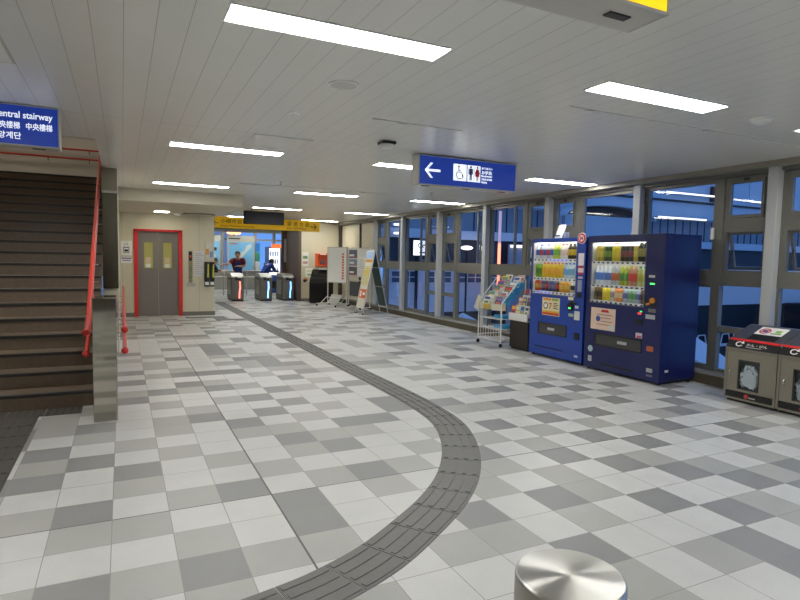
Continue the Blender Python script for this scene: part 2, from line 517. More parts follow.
# ceiling lights --------------------------------------------------------------
def make_light():
    r = thing('ceiling_light', None, 'ceiling light', (0, 0, CZ))
    mb = MB(); w_, d_l = 0.605, 0.108
    mb.box(-w_ - .012, w_ + .012, -d_l - .012, -d_l, -0.008, .0); mb.box(-w_ - .012, w_ + .012, d_l, d_l + .012, -.008, .0)
    mb.box(-w_ - .012, -w_, -d_l, d_l, -.008, .0); mb.box(w_, w_ + .012, -d_l, d_l, -.008, .0)
    mb.build('light_frame', M_ceiling_white, r)
    B(-w_, w_, -d_l, d_l, -0.005, -0.001).build('light_diffuser', M_tube, r)
    return r
LX = [-1.33, 1.09, 3.51, 5.93]
LY = [-4.5, -0.75, 3.0, 6.75, 10.5, 14.35, 18.1, 21.9, 25.4]
proto = None
rown = ['far behind the camera', 'just behind the camera', 'in the row nearest the camera', 'in the second row back', 'in the third row back', 'in the fourth row back', 'above the ticket gates', 'just beyond the ticket gates', 'before the far windows']
coln = ['at the stair side', 'left of middle', 'right of middle', 'by the window wall']
for jy_, y in enumerate(LY):
    for ix, x in enumerate(LX):
        if ix == 0 and jy_ > 3: continue
        if ix == 1 and jy_ >= 5: continue
        if ix == 3 and jy_ == 6: x -= 0.1
        if ix == 3 and jy_ > 6: x -= 0.35
        o = make_light() if proto is None else copy_tree(proto)
        proto = proto or o
        o.location = (x + (0.1 if ix == 0 else 0), y, CZ)
        tag(o, 'recessed fluorescent ceiling light %s, %s' % (rown[jy_], coln[ix]), 'ceiling light', 'recessed fluorescent ceiling lights')

# elevator downlight
r = thing('square_downlight', 'small square downlight in the soffit above the elevator door', 'ceiling light', (0.82, 14.2, 2.47))
MB().ring(-.16, .16, -.16, .16, .015, 0, .01).build('light_frame', M_ceiling_white, r).rotation_euler = (PI / 2, 0, 0)
B(-.145, .145, -.145, .145, -.006, -.001).build('light_diffuser', mat('downlight_diffuser', (255, 255, 255), .4, emit=30, emit_rgb=(255, 250, 232)), r)

# detectors, speaker, sprinklers
def detector(x, y, z, label, rad=.075, name='smoke_detector', base=M_ceiling_white):
    r = thing(name, label, 'smoke detector', (x, y, z))
    MB().lathe([(rad, 0), (rad, -.012), (rad * .92, -.016)], n=24).build('mount', base, r, smooth=35)
    MB().lathe([(rad * .8, -.016), (rad * .78, -.035), (rad * .45, -.05), (.01, -.052)], n=24).build('sensor_head', M_ceiling_white, r, smooth=35)
    MB().cyl((rad * .5, 0, -.045), (rad * .5, 0, -.05), .006, 8).build('indicator', M_black, r)
detector(4.67, 2.99, CZ, 'round white smoke detector beside the nearest right ceiling light', .09)
detector(1.19, 14.6, 2.47, 'cream round smoke detector in the soffit over the elevator', .1)
r = thing('smoke_detector', 'white detector on a square black base left of the restroom sign', 'smoke detector', (2.46, 5.45, CZ))
B(-.075, .075, -.075, .075, -.03, 0).build('mount', M_black, r, bevel=.006)
MB().lathe([(.075, -.03), (.078, -.05), (.06, -.066), (.01, -.07)], n=20).build('sensor_head', M_white, r, smooth=35)
r = thing('ceiling_speaker', 'round flush ceiling speaker behind the nearest ceiling light', 'speaker', (1.4, 3.84, CZ))
MB().lathe([(.105, 0), (.105, -.006), (.09, -.009), (.088, -.004)], n=32).build('rim', M_ceiling_white, r, smooth=30)
MB().lathe([(.087, -.001), (.087, -.006), (.02, -.009)], n=32).build('grille', mat('speaker_grille', (214, 212, 204), .5), r, smooth=30)
r = thing('fire_sprinkler', 'tiny white sprinkler cap behind the round ceiling speaker', 'sprinkler', (1.31, 4.79, CZ))
MB().lathe([(.045, 0), (.045, -.006), (.02, -.01), (.012, -.03), (.01, -.03)], n=18).build('cap', M_ceiling_white, r, smooth=35)
for k, (x, y, lb) in enumerate([(4.35, 7.3, 'small sprinkler hanging behind the blue restroom sign'), (5.0, 9.1, 'small sprinkler before the window-side light of the third row'), (2.3, 9.2, 'small sprinkler before the ceiling rail in the middle of the hall')]):
    r = thing('fire_sprinkler', lb, 'sprinkler', (x, y, CZ))
    MB().lathe([(.03, 0), (.03, -.005), (.008, -.008), (.008, -.045), (.016, -.05), (.01, -.052)], n=12).build('head', M_steel, r, smooth=35)
def hatch(x0, x1, y0, y1, label):
    r = thing('access_hatch', label, 'ceiling hatch', ((x0 + x1) / 2, (y0 + y1) / 2, CZ))
    a, c = (x1 - x0) / 2, (y1 - y0) / 2
    mb = MB(); wd = .014
    mb.box(-a, a, -c, -c + wd, -.004, 0); mb.box(-a, a, c - wd, c, -.004, 0); mb.box(-a, -a + wd, -c, c, -.004, 0); mb.box(a - wd, a, -c, c, -.004, 0)
    mb.build('hatch_frame', mat('hatch_frame_grey', (190, 188, 178), .4), r)
    B(-a + wd, a - wd, -c + wd, c - wd, -.003, 0).build('hatch_panel', mat('hatch_panel_paint', (238, 237, 229), .35), r)
hatch(1.18, 1.78, 5.78, 6.4, 'square access hatch in the ceiling just before the second row light')
hatch(-1.2, -0.6, 3.88, 4.48, 'square access hatch in the ceiling above the stairway sign')

# ------------------------------------------------------------------ hanging signs
M_casing = mat('sign_casing', (196, 194, 186), 0.4, 0.2)
def arrow_left(mb, x, z, s, y0, y1):
    th = s * .13
    mb.box(x - s * .45, x + s * .5, y0, y1, z - th / 2, z + th / 2)
    for sg in (1, -1):
        pts = [(x - s * .5, z), (x - s * .36, z), (x + s * .02, z + sg * s * .42), (x - s * .14, z + sg * s * .42)]
        mb.prism(pts, 'y', y0, y1)
def sign_box(root, W, H, D, face):
    MB().ring(0, W, 0, H, .012, -.006, D).build('casing', M_casing, root, bevel=.004)
    B(.012, W - .012, .01, D - .002, .012, H - .012).build('housing', M_casing, root)
    B(.012, W - .012, -.002, .01, .012, H - .012).build('sign_face', face, root)
    mb = MB()
    mb.box(.04, W - .04, D * .2, D * .8, H, H + (.008 if W > 1.25 else .09))  # dark strip drawn as the shadow gap over wide signs, tall hanger on others
    mb.build('hanger_or_shade', mat('hanger_shade_grey', (92, 90, 84), .5), root)
    for x in (.12, W / 2, W - .15): B(x - .045, x + .045, D * .35, D * .55, -.005, 0).build('latch', M_dark, root)
W_, H_ = 1.28, .32
r = thing('restroom_sign', 'blue hanging restroom sign with white left arrow and toilet pictograms', 'sign', (3.017, 5.80, 2.349)); r.scale = (1.055, 1.055, 1.055)
sign_box(r, W_, H_, .16, M_blue_lit)
mb = MB(); arrow_left(mb, .17, H_ / 2, .19, -.004, -.002); mb.build('arrow', M_white_lit, r)
B(.43, .60, -.004, -.002, .075, .255).build('wheelchair_panel', M_white_lit, r)
B(.612, .782, -.004, -.002, .075, .255).build('toilet_panel', M_white_lit, r)
M_wc = mat('pictogram_dark', (30, 36, 60), .5)
mb = MB()
mb.cyl((.498, -.006, .228), (.498, -.004, .228), .012, 12)
mb.tube([(.497, -.0045, .212), (.5, -.0045, .168), (.535, -.0045, .166), (.552, -.0045, .118), (.57, -.0045, .122)], .0045, 6)
mb.tube([(.498, -.0045, .192), (.528, -.0045, .19)], .004, 6)
ring = [(.512 + .042 * math.cos(a), -.0045, .138 + .042 * math.sin(a)) for a in [RAD(130 + 12 * k) for k in range(21)]]
mb.tube(ring, .0045, 6)
mb.build('wheelchair_pictogram', M_wc, r)
def man(mb, cx, dress=False):
    mb.cyl((cx, -.006, .235), (cx, -.004, .235), .013, 12)
    if dress:
        mb.prism([(cx - .014, .218), (cx - .03, .135), (cx + .03, .135), (cx + .014, .218)], 'y', -.006, -.004)
        mb.box(cx - .012, cx - .003, -.006, -.004, .09, .135); mb.box(cx + .003, cx + .012, -.006, -.004, .09, .135)
        mb.prism([(cx - .016, .216), (cx - .036, .165), (cx - .028, .162), (cx - .012, .2)], 'y', -.006, -.004)
        mb.prism([(cx + .016, .216), (cx + .036, .165), (cx + .028, .162), (cx + .012, .2)], 'y', -.006, -.004)
    else:
        mb.box(cx - .018, cx + .018, -.006, -.004, .15, .219)
        mb.box(cx - .015, cx - .002, -.006, -.004, .09, .15); mb.box(cx + .002, cx + .015, -.006, -.004, .09, .15)
        mb.box(cx - .031, cx - .021, -.006, -.004, .155, .219); mb.box(cx + .021, cx + .031, -.006, -.004, .155, .219)
    return mb
man(MB(), .655).build('man_pictogram', mat('pictogram_blue', (24, 62, 130), .5), r)
man(MB(), .742, True).build('woman_pictogram', mat('pictogram_red', (206, 40, 62), .5), r)
B(.697, .7, -.006, -.004, .09, .24).build('divider', M_wc, r)
for body, z, h, wd in [('おてあらい', .225, .026, .155), ('お手洗', .173, .042, .145), ('Restroom', .14, .026, .15), ('卫生间 洗手間', .105, .024, .15), ('화장실', .07, .024, .08)]:
    text('lettering', body, .05, M_white_lit, r, (.797, -.003, z), width=wd, height=h, bold=.0012, ext=.0008)

r = thing('stairway_sign', 'blue hanging sign reading Central stairway, cut by the left edge', 'sign', (-1.795, 5.643, 2.362)); r.scale = (1.045, 1.045, 1.045)
sign_box(r, W_, H_, .16, M_blue_lit)
text('lettering', 'Central stairway', .1, M_white_lit, r, (1.232, -.003, .215), align='RIGHT', width=.415, bold=.001, height=.07)
text('lettering', '中央樓梯', .08, M_white_lit, r, (1.232, -.003, .133), align='RIGHT', width=.185, bold=.0008, height=.058)
text('lettering', '中央楼梯', .08, M_white_lit, r, (1.015, -.003, .133), align='RIGHT', width=.185, bold=.0008, height=.058)
text('lettering', '중앙계단', .08, M_white_lit, r, (1.02, -.003, .055), align='RIGHT', width=.21, bold=.0008, height=.056)
text('lettering', '中央階段', .13, M_white_lit, r, (.1, -.003, .11), width=.42, bold=.002)

M_yel_lit = mat('yellow_lit_face', (250, 200, 10), .4, emit=1.0, emit_rgb=(255, 205, 0))
r = thing('exit_sign_box', 'yellow lit hanging sign cut by the top edge of the frame', 'sign', (0.38, 1.35, 2.30))
sign_box(r, 1.22, .31, .16, M_yel_lit)

r = thing('direction_sign', 'long yellow hanging sign above the ticket gates with black arrows', 'sign', (1.9, 17.0, 2.285))
L_ = 3.57
B(0, L_, 0, .12, 0, .33).build('casing', mat('sign_back', (170, 150, 60), .5), r, bevel=.005)
B(.005, L_ - .005, -.004, 0, .005, .325).build('sign_face', M_yellow_sign, r)
M_brownink = mat('brown_ink', (66, 52, 14), .6)
text('lettering', '小樽市営住宅', .16, M_brownink, r, (.62, -.005, .15), width=.92, height=.13)
text('lettering', 'Otaru Municipal Housing', .09, M_brownink, r, (.62, -.005, .05), width=.95, height=.06)
text('lettering', '築 港 方 面', .16, M_brownink, r, (2.55, -.005, .15), width=.68, height=.13)
text('lettering', 'for Chikko', .09, M_brownink, r, (2.55, -.005, .05), width=.6, height=.06)
mb = MB(); arrow_left(mb, -3.37, .14, .2, 0, .002)
mb.v = [(-p[0], p[1] - .006, p[2]) for p in mb.v]; mb.build('arrow', M_ink, r)
mb = MB(); arrow_left(mb, .5, .14, .16, -.006, -.004); mb.build('arrow', M_ink, r)
mb = MB(); [mb.cyl((x, .06, .33), (x, .06, CZ - 2.285), .012, 8) for x in (.4, 1.8, 3.2)]; mb.build('hanger_or_shade', M_dark, r)
r = thing('departure_display', 'black unlit display board hanging before the long yellow sign', 'display', (2.82, 15.0, 2.33))
B(0, 1.03, 0, .12, 0, .33).build('casing', mat('display_black', (30, 30, 33), .8, spec=.2), r, bevel=.006)
B(.03, 1.0, -.003, .0, .03, .3).build('screen', mat('display_screen', (26, 26, 29), .7, spec=.2), r)
mb = MB(); [mb.cyl((x, .06, .33), (x, .06, CZ - 2.33), .012, 8) for x in (.2, .83)]; mb.build('hanger_or_shade', M_dark, r)

# ------------------------------------------------------------------ stairs, wall, handrails
M_step = mat('brown_step_stone', (104, 89, 74), 0.42, noise=0.3, nscale=24, bump=.1)
M_nose = mat('dark_nosing', (36, 33, 30), 0.35, noise=.2, nscale=50)
NS, RISE, RUN, SY = 19, .15, .30, 6.33
r = thing('staircase', 'wide brown stone staircase rising at the left of the hall', 'staircase', (-1.9, SY, 0))
for k in range(NS):
    y0 = SY + RUN * k
    y1 = y0 + RUN if k < NS - 1 else 14.1
    st = B(-3.58, -.246, y0, y1, max(0, RISE * k - .02) + (.0005 if k == 0 else 0), RISE * (k + 1)).build('step', M_step, r, world=True)
    mb = MB(); mb.box(-3.57, -.25, y0 - .012, y0 + .05, RISE * (k + 1) - .028, RISE * (k + 1) + .004)
    mb.build('nosing', M_nose, st, world=True, bevel=.004)
# side wall: low clad newel wall then full height wall
struct('wall_stair', B(-.243, -.054, 9.2, 15.0, 0.0, CZ), M_cream, 'cream side wall between the stairs and the elevator hall', 'wall')
r = thing('wall_cladding', 'mirror-like stainless clad low wall at the foot of the stairs', 'wall cladding', (-.148, 5.67, 0))
MB().prism([(5.66, 0), (5.66, 1.10), (5.665, 1.11), (5.98, 1.11), (6.03, 1.10), (6.06, 1.06), (6.06, 0)], 'x', -.246, -.052).build('end_panel', M_steel_dark, r, world=True, bevel=.006)
B(-.236, -.062, 6.06, 9.14, 0.0, .84).build('low_wall', M_steel_dark, r, world=True, bevel=.006)
r = thing('steel_column', 'dark stainless clad column reaching the ceiling beside the stairs', 'column', (-.15, 9.2, 0))
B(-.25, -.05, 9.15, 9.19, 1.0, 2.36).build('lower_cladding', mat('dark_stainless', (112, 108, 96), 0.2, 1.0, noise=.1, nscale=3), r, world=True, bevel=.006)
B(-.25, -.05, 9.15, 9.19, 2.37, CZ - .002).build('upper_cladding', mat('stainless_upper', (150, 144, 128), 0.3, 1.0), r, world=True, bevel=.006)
mb = MB(); mb.box(-.252, -.045, 9.13, 9.2, 2.345, 2.385)
mb.build('joint_band', M_chrome, r, world=True, bevel=.004)
def rail_pair(name, label, x, xw, pts_hi, dz, brackets, group=None):
    r = thing(name, label, 'handrail', (x, pts_hi[0][0], 0))
    for d in (0, -dz):
        pts = [(x, y, z + d) for y, z in pts_hi]
        rl = MB().tube(pts, .019, 12).build('rail', M_red, r, world=True, smooth=50)
        MB().sphere((x, pts[0][1], pts[0][2]), .031, 14, 10).build('ball_end', M_red, rl, world=True, smooth=60)
        for y, z in brackets:
            MB().tube([(x, y, z + d - .015), (x, y, z + d - .05), (xw, y, z + d - .05)], .008, 8).build('bracket', M_steel, r, world=True, smooth=50)
sl = RISE / RUN
def sz(y): return .86 + sl * (y - 6.1)
up = [(5.72, .80), (5.9, .81), (6.15, .88)] + [(6.15 + .7 * k, .885 + .35 * k) for k in range(1, 8)] + [(11.8, 3.70)]
rail_pair('handrail', 'red double handrail climbing the right side of the stairs', -.30, -.235, up, .19, [(5.95, .83), (7.2, 1.42), (8.6, 2.12), (9.9, 2.78)])
rail_pair('handrail', 'red double handrail along the hall side of the clad wall', .012, -.054, [(5.70, .815)] + [(6.2 + k, .815) for k in range(0, 8)], .19, [(5.9, .815), (7.1, .815), (8.3, .815), (9.6, .815), (11, .815)])
M_landwall = mat('landing_wall_plaster', (204, 204, 200), .7)
r = thing('handrail', 'red double handrail on the back wall above the top stair', 'handrail', (-1.9, 14.0, 2.85))
for z in (3.47, 3.66):
    MB().tube([(-3.3, 13.98, z), (-.3, 13.98, z)], .019, 12).build('rail', M_red, r, world=True, smooth=50)
    for x in (-3.0, -2.2, -1.35, -.6): MB().tube([(x, 13.98, z - .015), (x, 13.98, z - .06), (x, 14.1, z - .06)], .009, 8).build('bracket', M_dark, r, world=True, smooth=50)
mb = MB(); mb.box(WX0 - .1, WX1 + .1, 14.1, 14.25, 2.83, 5.6)
struct('wall_landing', mb, M_landwall, 'pale wall behind the landing at the top of the stairs', 'wall')
mb = MB(); mb.box(WX0 - .1, WX0, WY0, 14.1, 0, 5.6)
struct('wall_left', mb, M_landwall, 'pale wall along the left side of the stairwell', 'wall')
mb = MB(); mb.box(WX1, WX1 + .1, WY0, 14.1, CZ + .12, 5.6)
struct('wall_right', mb, M_landwall, 'pale upper wall along the right side of the stairwell', 'wall')
mb = MB(); mb.box(WX0, WX1, WY0 - .1, WY0, CZ + .12, 5.6)
struct('wall_front', mb, M_landwall, 'pale upper wall over the near side of the stairwell', 'wall')
struct('ceiling_stairwell', B(WX0 - .1, WX1 + .1, WY0 - .1, 14.25, 5.6, 5.7), M_landwall, 'plain ceiling above the stairwell', 'ceiling')
M_warm = mat('warm_lamp', (255, 220, 170), .4, emit=100, emit_rgb=(255, 236, 210))
for k, (x, y) in enumerate([(-2.6, 8.6), (-1.0, 12.0), (-2.6, 12.6)]):
    r = thing('round_downlight', ['warm round lamp over the middle of the stairs', 'warm round lamp over the inner end of the stair landing', 'warm round lamp over the outer end of the stair landing'][k], 'ceiling light', (x, y, 5.6))
    MB().lathe([(.13, 0), (.13, -.02), (.11, -.02)], n=20).build('rim', M_white, r)
    MB().lathe([(.108, -.005), (.1, -.03), (.02, -.035)], n=20).build('lamp', M_warm, r)

# ------------------------------------------------------------------ room walls
struct('wall_outer', B(-5.3, -5.2, -5.2, 15, 0, CZ), M_cream, 'plain cream wall far to the left of the stairs', 'wall')
struct('wall_rear', B(-5.3, 6.95, -5.3, -5.2, 0, CZ), mat('rear_wall_grey', (96, 92, 84), .6), 'dark grey wall behind the camera', 'wall')
# elevator wall with a door opening
DX0, DX1, DZ = .27, 1.31, 2.09
mb = MB()
mb.box(-.054, DX0, 15, 15.15, 0, CZ); mb.box(DX1, 2.08, 15, 15.15, 0, CZ); mb.box(DX0, DX1, 15, 15.15, DZ, CZ)
struct('wall_elevator', mb, M_cream, 'cream panelled wall around the red framed elevator door', 'wall')
struct('wall_passage', B(1.98, 2.08, 15.15, 26.5, 0, CZ), M_cream, 'cream side wall running back from the elevator corner', 'wall')
struct('wall_shaft', B(-.054, 1.98, 15.6, 15.7, 0, CZ), M_dark, 'dark wall inside the elevator shaft', 'wall')
mb = MB(); [mb.box(x - .002, x + .002, 14.9985, 15.001, .12, 2.47) for x in (.0, 1.72)]
struct('trim_6', mb, M_base, 'thin panel joints in the cream elevator wall', 'trim')
mb = MB(); mb.box(-.05, DX0 - .01, 14.985, 15.0, 0, .1); mb.box(DX1 + .01, 2.095, 14.985, 15.0, 0, .1); mb.box(2.08, 2.095, 15.0, 26.4, 0, .1)
struct('baseboard_elevator', mb, M_base, 'grey skirting along the foot of the elevator wall', 'baseboard')
r = thing('door_1', 'grey two-leaf elevator door in a red frame', 'elevator door', ((DX0 + DX1) / 2, 15, 0), kind='structure')
mb = MB(); fw = .085
mb.box(DX0 - .02, DX0 + fw - .02, 14.96, 15.13, 0, DZ); mb.box(DX1 + .02 - fw, DX1 + .02, 14.96, 15.13, 0, DZ); mb.box(DX0 - .02, DX1 + .02, 14.96, 15.13, DZ - .045, DZ + .005)
mb.build('door_frame', M_redframe, r, world=True, bevel=.005)
xm = (DX0 + DX1) / 2
for a, c, wa, wb in ((DX0 + fw - .02, xm - .003, .475, .665), (xm + .003, DX1 + .02 - fw, .90, 1.09)):
    leaf = MB()
    z0w, z1w = 1.17, 1.78
    leaf.box(a, wa, 15.06, 15.1, .01, DZ - .045); leaf.box(wb, c, 15.06, 15.1, .01, DZ - .045)
    leaf.box(wa, wb, 15.06, 15.1, .01, z0w); leaf.box(wa, wb, 15.06, 15.1, z1w, DZ - .045)
    lf = leaf.build('door_leaf', M_doorgrey, r, world=True)
    B(wa - .01, wb + .01, 15.075, 15.082, z0w - .01, z1w + .01).build('vision_glass', M_glass, lf, world=True)
    MB().ring(wa - .012, wb + .012, z0w - .012, z1w + .012, .014, 15.052, 15.062).build('glass_frame', mat('brass_trim', (150, 140, 86), .35, .6), lf, world=True)
    B(wa + .03, wa + .1 + .04, 15.05, 15.058, z0w + .12, z0w + .25).build('sticker', pal(222, 196, 170), lf, world=True)
    B(wa + .03, wa + .1 + .04, 15.05, 15.058, z0w + .01, z0w + .1).build('sticker', M_paper, lf, world=True)
struct('elevator_cab_wall', B(.3, 1.3, 15.5, 15.55, 0, 2.3), mat('cab_panel_glow', (196, 178, 92), .4, emit=.35, emit_rgb=(214, 196, 110)), 'yellowish cab wall with painted-in glow, seen through the elevator door windows', 'wall')  # emission in the wall stands in for the cab lighting
# fixtures on the elevator wall (front faces -Y)
def panel(name, label, cat, x0, x1, z0, z1, m, y=15.0, t=.012, **k):
    r = thing(name, label, cat, ((x0 + x1) / 2, y, z0), **k)
    B(x0, x1, y - t, y, z0, z1).build('board', m, r, world=True, bevel=.002)
    return r
r = panel('elevator_sign', 'white elevator pictogram sign left of the red door frame', 'sign', -.03, .21, 1.46, 1.80, M_paper)
mb = MB(); mb.ring(.03, .15, 1.52, 1.66, .012, 14.982, 14.988); mb.box(.05, .13, 14.982, 14.988, 1.55, 1.6)
for x in (.06, .09, .12): mb.cyl((x, 14.982, 1.645), (x, 14.988, 1.645), .011, 8)
mb.prism([(.05, 1.70), (.07, 1.70), (.06, 1.745)], 'y', 14.982, 14.988); mb.prism([(.1, 1.745), (.12, 1.745), (.11, 1.70)], 'y', 14.982, 14.988)
mb.build('pictogram', M_ink, r, world=True)
r = panel('notice', 'small white notice with a blue heading under the elevator sign', 'notice', -.03, .21, 1.28, 1.42, M_paper)
B(-.02, .2, 14.985, 14.988, 1.38, 1.405).build('heading', pal(60, 60, 120), r, world=True)
B(-.0, .18, 14.985, 14.988, 1.33, 1.35).build('print', pal(110, 110, 140), r, world=True)
r = thing('call_panel', 'tall steel elevator call panel with a dark display', 'call panel', (1.515, 15, .8))
B(1.47, 1.56, 14.985, 15, .82, 1.6).build('face_plate', mat('call_plate', (150, 140, 110), .3, .8), r, world=True, bevel=.003)
B(1.48, 1.55, 14.98, 14.986, 1.36, 1.58).build('display', M_black, r, world=True)
B(1.5, 1.53, 14.977, 14.981, 1.44, 1.49).build('arrow_lamp', mat('red_lamp', (190, 60, 40), .4, emit=.8), r, world=True)
for z in (.95, 1.1, 1.2): MB().cyl((1.515, 14.975, z), (1.515, 14.986, z), .022, 14).build('button', M_chrome, r, world=True)
r = panel('notice', 'narrow grey plate under the elevator call panel', 'notice', 1.43, 1.62, .72, .8, pal(170, 168, 160))
r = panel('notice', 'tall printed white sheet right of the elevator call panel', 'notice', 1.60, 1.83, .98, 1.60, pal(216, 214, 212))
mb = MB(); [mb.box(1.62, 1.81 - .04 * ((k * 7) % 3), 14.984, 14.988, 1.03 + .05 * k, 1.043 + .05 * k) for k in range(11)]
mb.build('print', pal(160, 160, 168), r, world=True)
r = panel('notice', 'small colour poster above the black leaflet holders', 'poster', 1.87, 2.06, 1.42, 1.80, pal(208, 206, 196))
B(1.88, 1.95, 14.985, 14.988, 1.52, 1.66).build('orange_print', pal(226, 160, 70), r, world=True)
B(1.97, 2.05, 14.985, 14.988, 1.45, 1.6).build('blue_print', pal(130, 150, 190), r, world=True)
for k, x in enumerate((1.84, 1.965)):
    r = thing('leaflet_holder', ['left black leaflet holder on the corner of the elevator wall', 'right black leaflet holder on the corner of the elevator wall'][k], 'leaflet holder', (x + .055, 15, .72))
    B(x, x + .11, 14.93, 15, .72, 1.34).build('holder', M_black, r, world=True, bevel=.004)
    MB().prism([(x + .06, .95), (x + .1, .95), (x + .1, 1.28), (x + .075, 1.28)], 'y', 14.925, 14.931).build('leaflet_front', pal(206, 204, 60), r, world=True)
    B(x + .01, x + .1, 14.925, 14.931, .76, .84).build('white_strip', M_paper, r, world=True)

# end wall right of gates, brown pier, far hall
struct('wall_end', B(5.47, 6.85, 19.0, 19.12, 0, CZ), M_cream, 'cream end wall right of the ticket gates', 'wall')
struct('wall_side', B(6.85, 6.95, 15.9, 19.12, 0, CZ), M_cream, 'cream wall panels beyond the last window behind the display boards', 'wall')
mb = MB(); mb.box(6.80, 6.85, 15.7, 15.9, 0.15, CZ); mb.box(6.81, 6.85, 17.0, 17.08, .15, CZ); mb.box(6.8, 6.85, 18.75, 19.0, .0, CZ)
struct('trim_7', mb, mat('dark_brown_post', (62, 54, 44), .5), 'dark posts between the cream panels behind the display boards', 'trim')
mb = MB(); mb.box(5.47, 6.80, 18.985, 19.0, 0, .1)
struct('baseboard_end', mb, M_base, 'grey skirting under the cream end wall', 'baseboard')
M_brown = mat('brown_pier_panel', (96, 78, 66), .5)
mb = MB(); mb.box(5.21, 5.75, 20.6, 20.72, 0, CZ)
struct('wall_pier', mb, M_brown, 'brown panelled pier behind the right ticket gate', 'wall')
struct('wall_pier_edge', B(5.375, 5.468, 18.985, 20.6, 0, CZ), M_brown, 'brown edge of the pier beside the cream end wall', 'wall')
r = thing('framed_poster', 'grey framed poster on the brown pier above the right gate', 'poster', (5.4, 20.6, 1.27))
MB().ring(5.25, 5.54, 1.28, 2.18, .025, 20.575, 20.6).build('frame', M_dark, r, world=True)
B(5.275, 5.515, 20.585, 20.6, 1.305, 2.155).build('print', mat('grey_poster', (176, 178, 180), .4, noise=.35, nscale=8), r, world=True)
r = thing('alarm_box', 'orange wall box on the cream end wall above the black stand', 'wall box', (6.17, 19, 1.2))
MB().ring(5.96, 6.42, 1.2, 1.64, .05, 18.86, 19.0).build('case', mat('orange_box', (232, 98, 40), .45), r, world=True, bevel=.008)
B(6.01, 6.37, 18.95, 18.999, 1.25, 1.59).build('back_panel', mat('orange_dark', (196, 70, 24), .5), r, world=True)
B(6.12, 6.30, 18.88, 18.95, 1.27, 1.42).build('device', pal(120, 84, 96), r, world=True, bevel=.01)
B(6.1, 6.3, 18.855, 18.86, 1.6, 1.63).build('label_strip', M_paper, r, world=True)
r = panel('notice', 'white poster with coloured pictures high on the end wall', 'poster', 5.5, 5.72, 1.2, 1.68, M_paper, y=19.0)
B(5.53, 5.69, 18.985, 18.989, 1.45, 1.55).build('picture', pal(110, 150, 110), r, world=True)
B(5.53, 5.69, 18.985, 18.989, 1.28, 1.36).build('red_print', pal(206, 150, 150), r, world=True)
r = panel('notice', 'white notice low on the end wall left of the black stand', 'poster', 5.62, 5.9, .82, 1.13, M_paper, y=19.0)
B(5.68, 5.84, 18.985, 18.989, .88, .94).build('green_print', pal(150, 190, 70), r, world=True)
B(5.68, 5.86, 18.985, 18.989, 1.02, 1.06).build('green_print', pal(190, 210, 120), r, world=True)
struct('wall_far', MB().box(2.08, 6.95, 26.3, 26.45, 0, .86).box(2.08, 6.95, 26.3, 26.45, 2.55, CZ), mat('far_wall_grey', (150, 150, 142), .6), 'grey low wall under the far windows beyond the gates', 'wall')
struct('wall_far_side', B(6.85, 6.95, 19.12, 26.3, 0, CZ), mat('far_wall_grey', (150, 150, 142), .6), 'grey side wall of the hall beyond the gates', 'wall')
r = thing('window_8', 'far blue windows beyond the ticket gates', 'window', (4.5, 26.36, .86), kind='structure')
mb = MB(); [mb.box(x - .06, x + .06, 26.32, 26.42, .86, 2.55) for x in (2.1, 3.05, 4.0, 5.45, 6.3, 6.9)]; mb.box(2.08, 6.9, 26.33, 26.41, 2.2, 2.28)
mb.build('window_frame', mat('grey_frame', (146, 146, 140), .45), r, world=True)
B(2.08, 6.9, 26.365, 26.373, .86, 2.55).build('pane', M_glass, r, world=True)
def far_board(x0, x1, z0, z1, label, prints, bg_):
    r = thing('wall_poster', label, 'poster', ((x0 + x1) / 2, 26.28, z0))
    B(x0 - .06, x1 + .06, 26.25, 26.3, z0 - .06, z1 + .28).build('board', pal(186, 184, 172), r, world=True)
    B(x0, x1, 26.235, 26.249, z0, z1).build('print', bg_, r, world=True)
    for nm, pts, m in prints:
        MB().prism(pts, 'y', 26.228, 26.234).build(nm, m, r, world=True)
    B(x0, x0 + .5, 26.24, 26.249, z1 + .12, z1 + .17).build('heading', M_ink, r, world=True)
M_map = mat('map_blue', (120, 186, 226), .5, noise=.08, nscale=3)
far_board(4.25, 5.33, .86, 2.12, 'large pale blue map board between the far windows', [
    ('land', [(4.6, 1.25), (4.85, 1.45), (5.1, 1.75), (5.25, 1.9), (5.25, 2.05), (5.05, 1.98), (4.95, 1.75), (4.7, 1.6), (4.5, 1.3)], pal(206, 214, 210)), ('heading_red', [(4.3, 2.02), (4.62, 2.02), (4.62, 2.07), (4.3, 2.07)], pal(220, 120, 110))], M_map)
far_board(3.05, 3.85, .86, 2.12, 'pale blue poster board half hidden by the elevator corner', [('land', [(3.3, 1.1), (3.6, 1.1), (3.7, 1.5), (3.5, 1.9), (3.4, 1.4)], pal(220, 220, 216)), ('dark_mark', [(3.62, 1.72), (3.74, 1.72), (3.74, 1.86), (3.62, 1.86)], M_ink)], M_map)
r = thing('information_strip', 'narrow strip of blue and green panels right of the map board', 'poster', (5.5, 26.2, .85))
for k, m in enumerate([pal(216, 218, 214), pal(70, 150, 120), pal(50, 120, 190)]):
    B(5.42, 5.62, 26.2, 26.25, .86 + .42 * k, 1.26 + .42 * k).build('strip_panel', m, r, world=True)

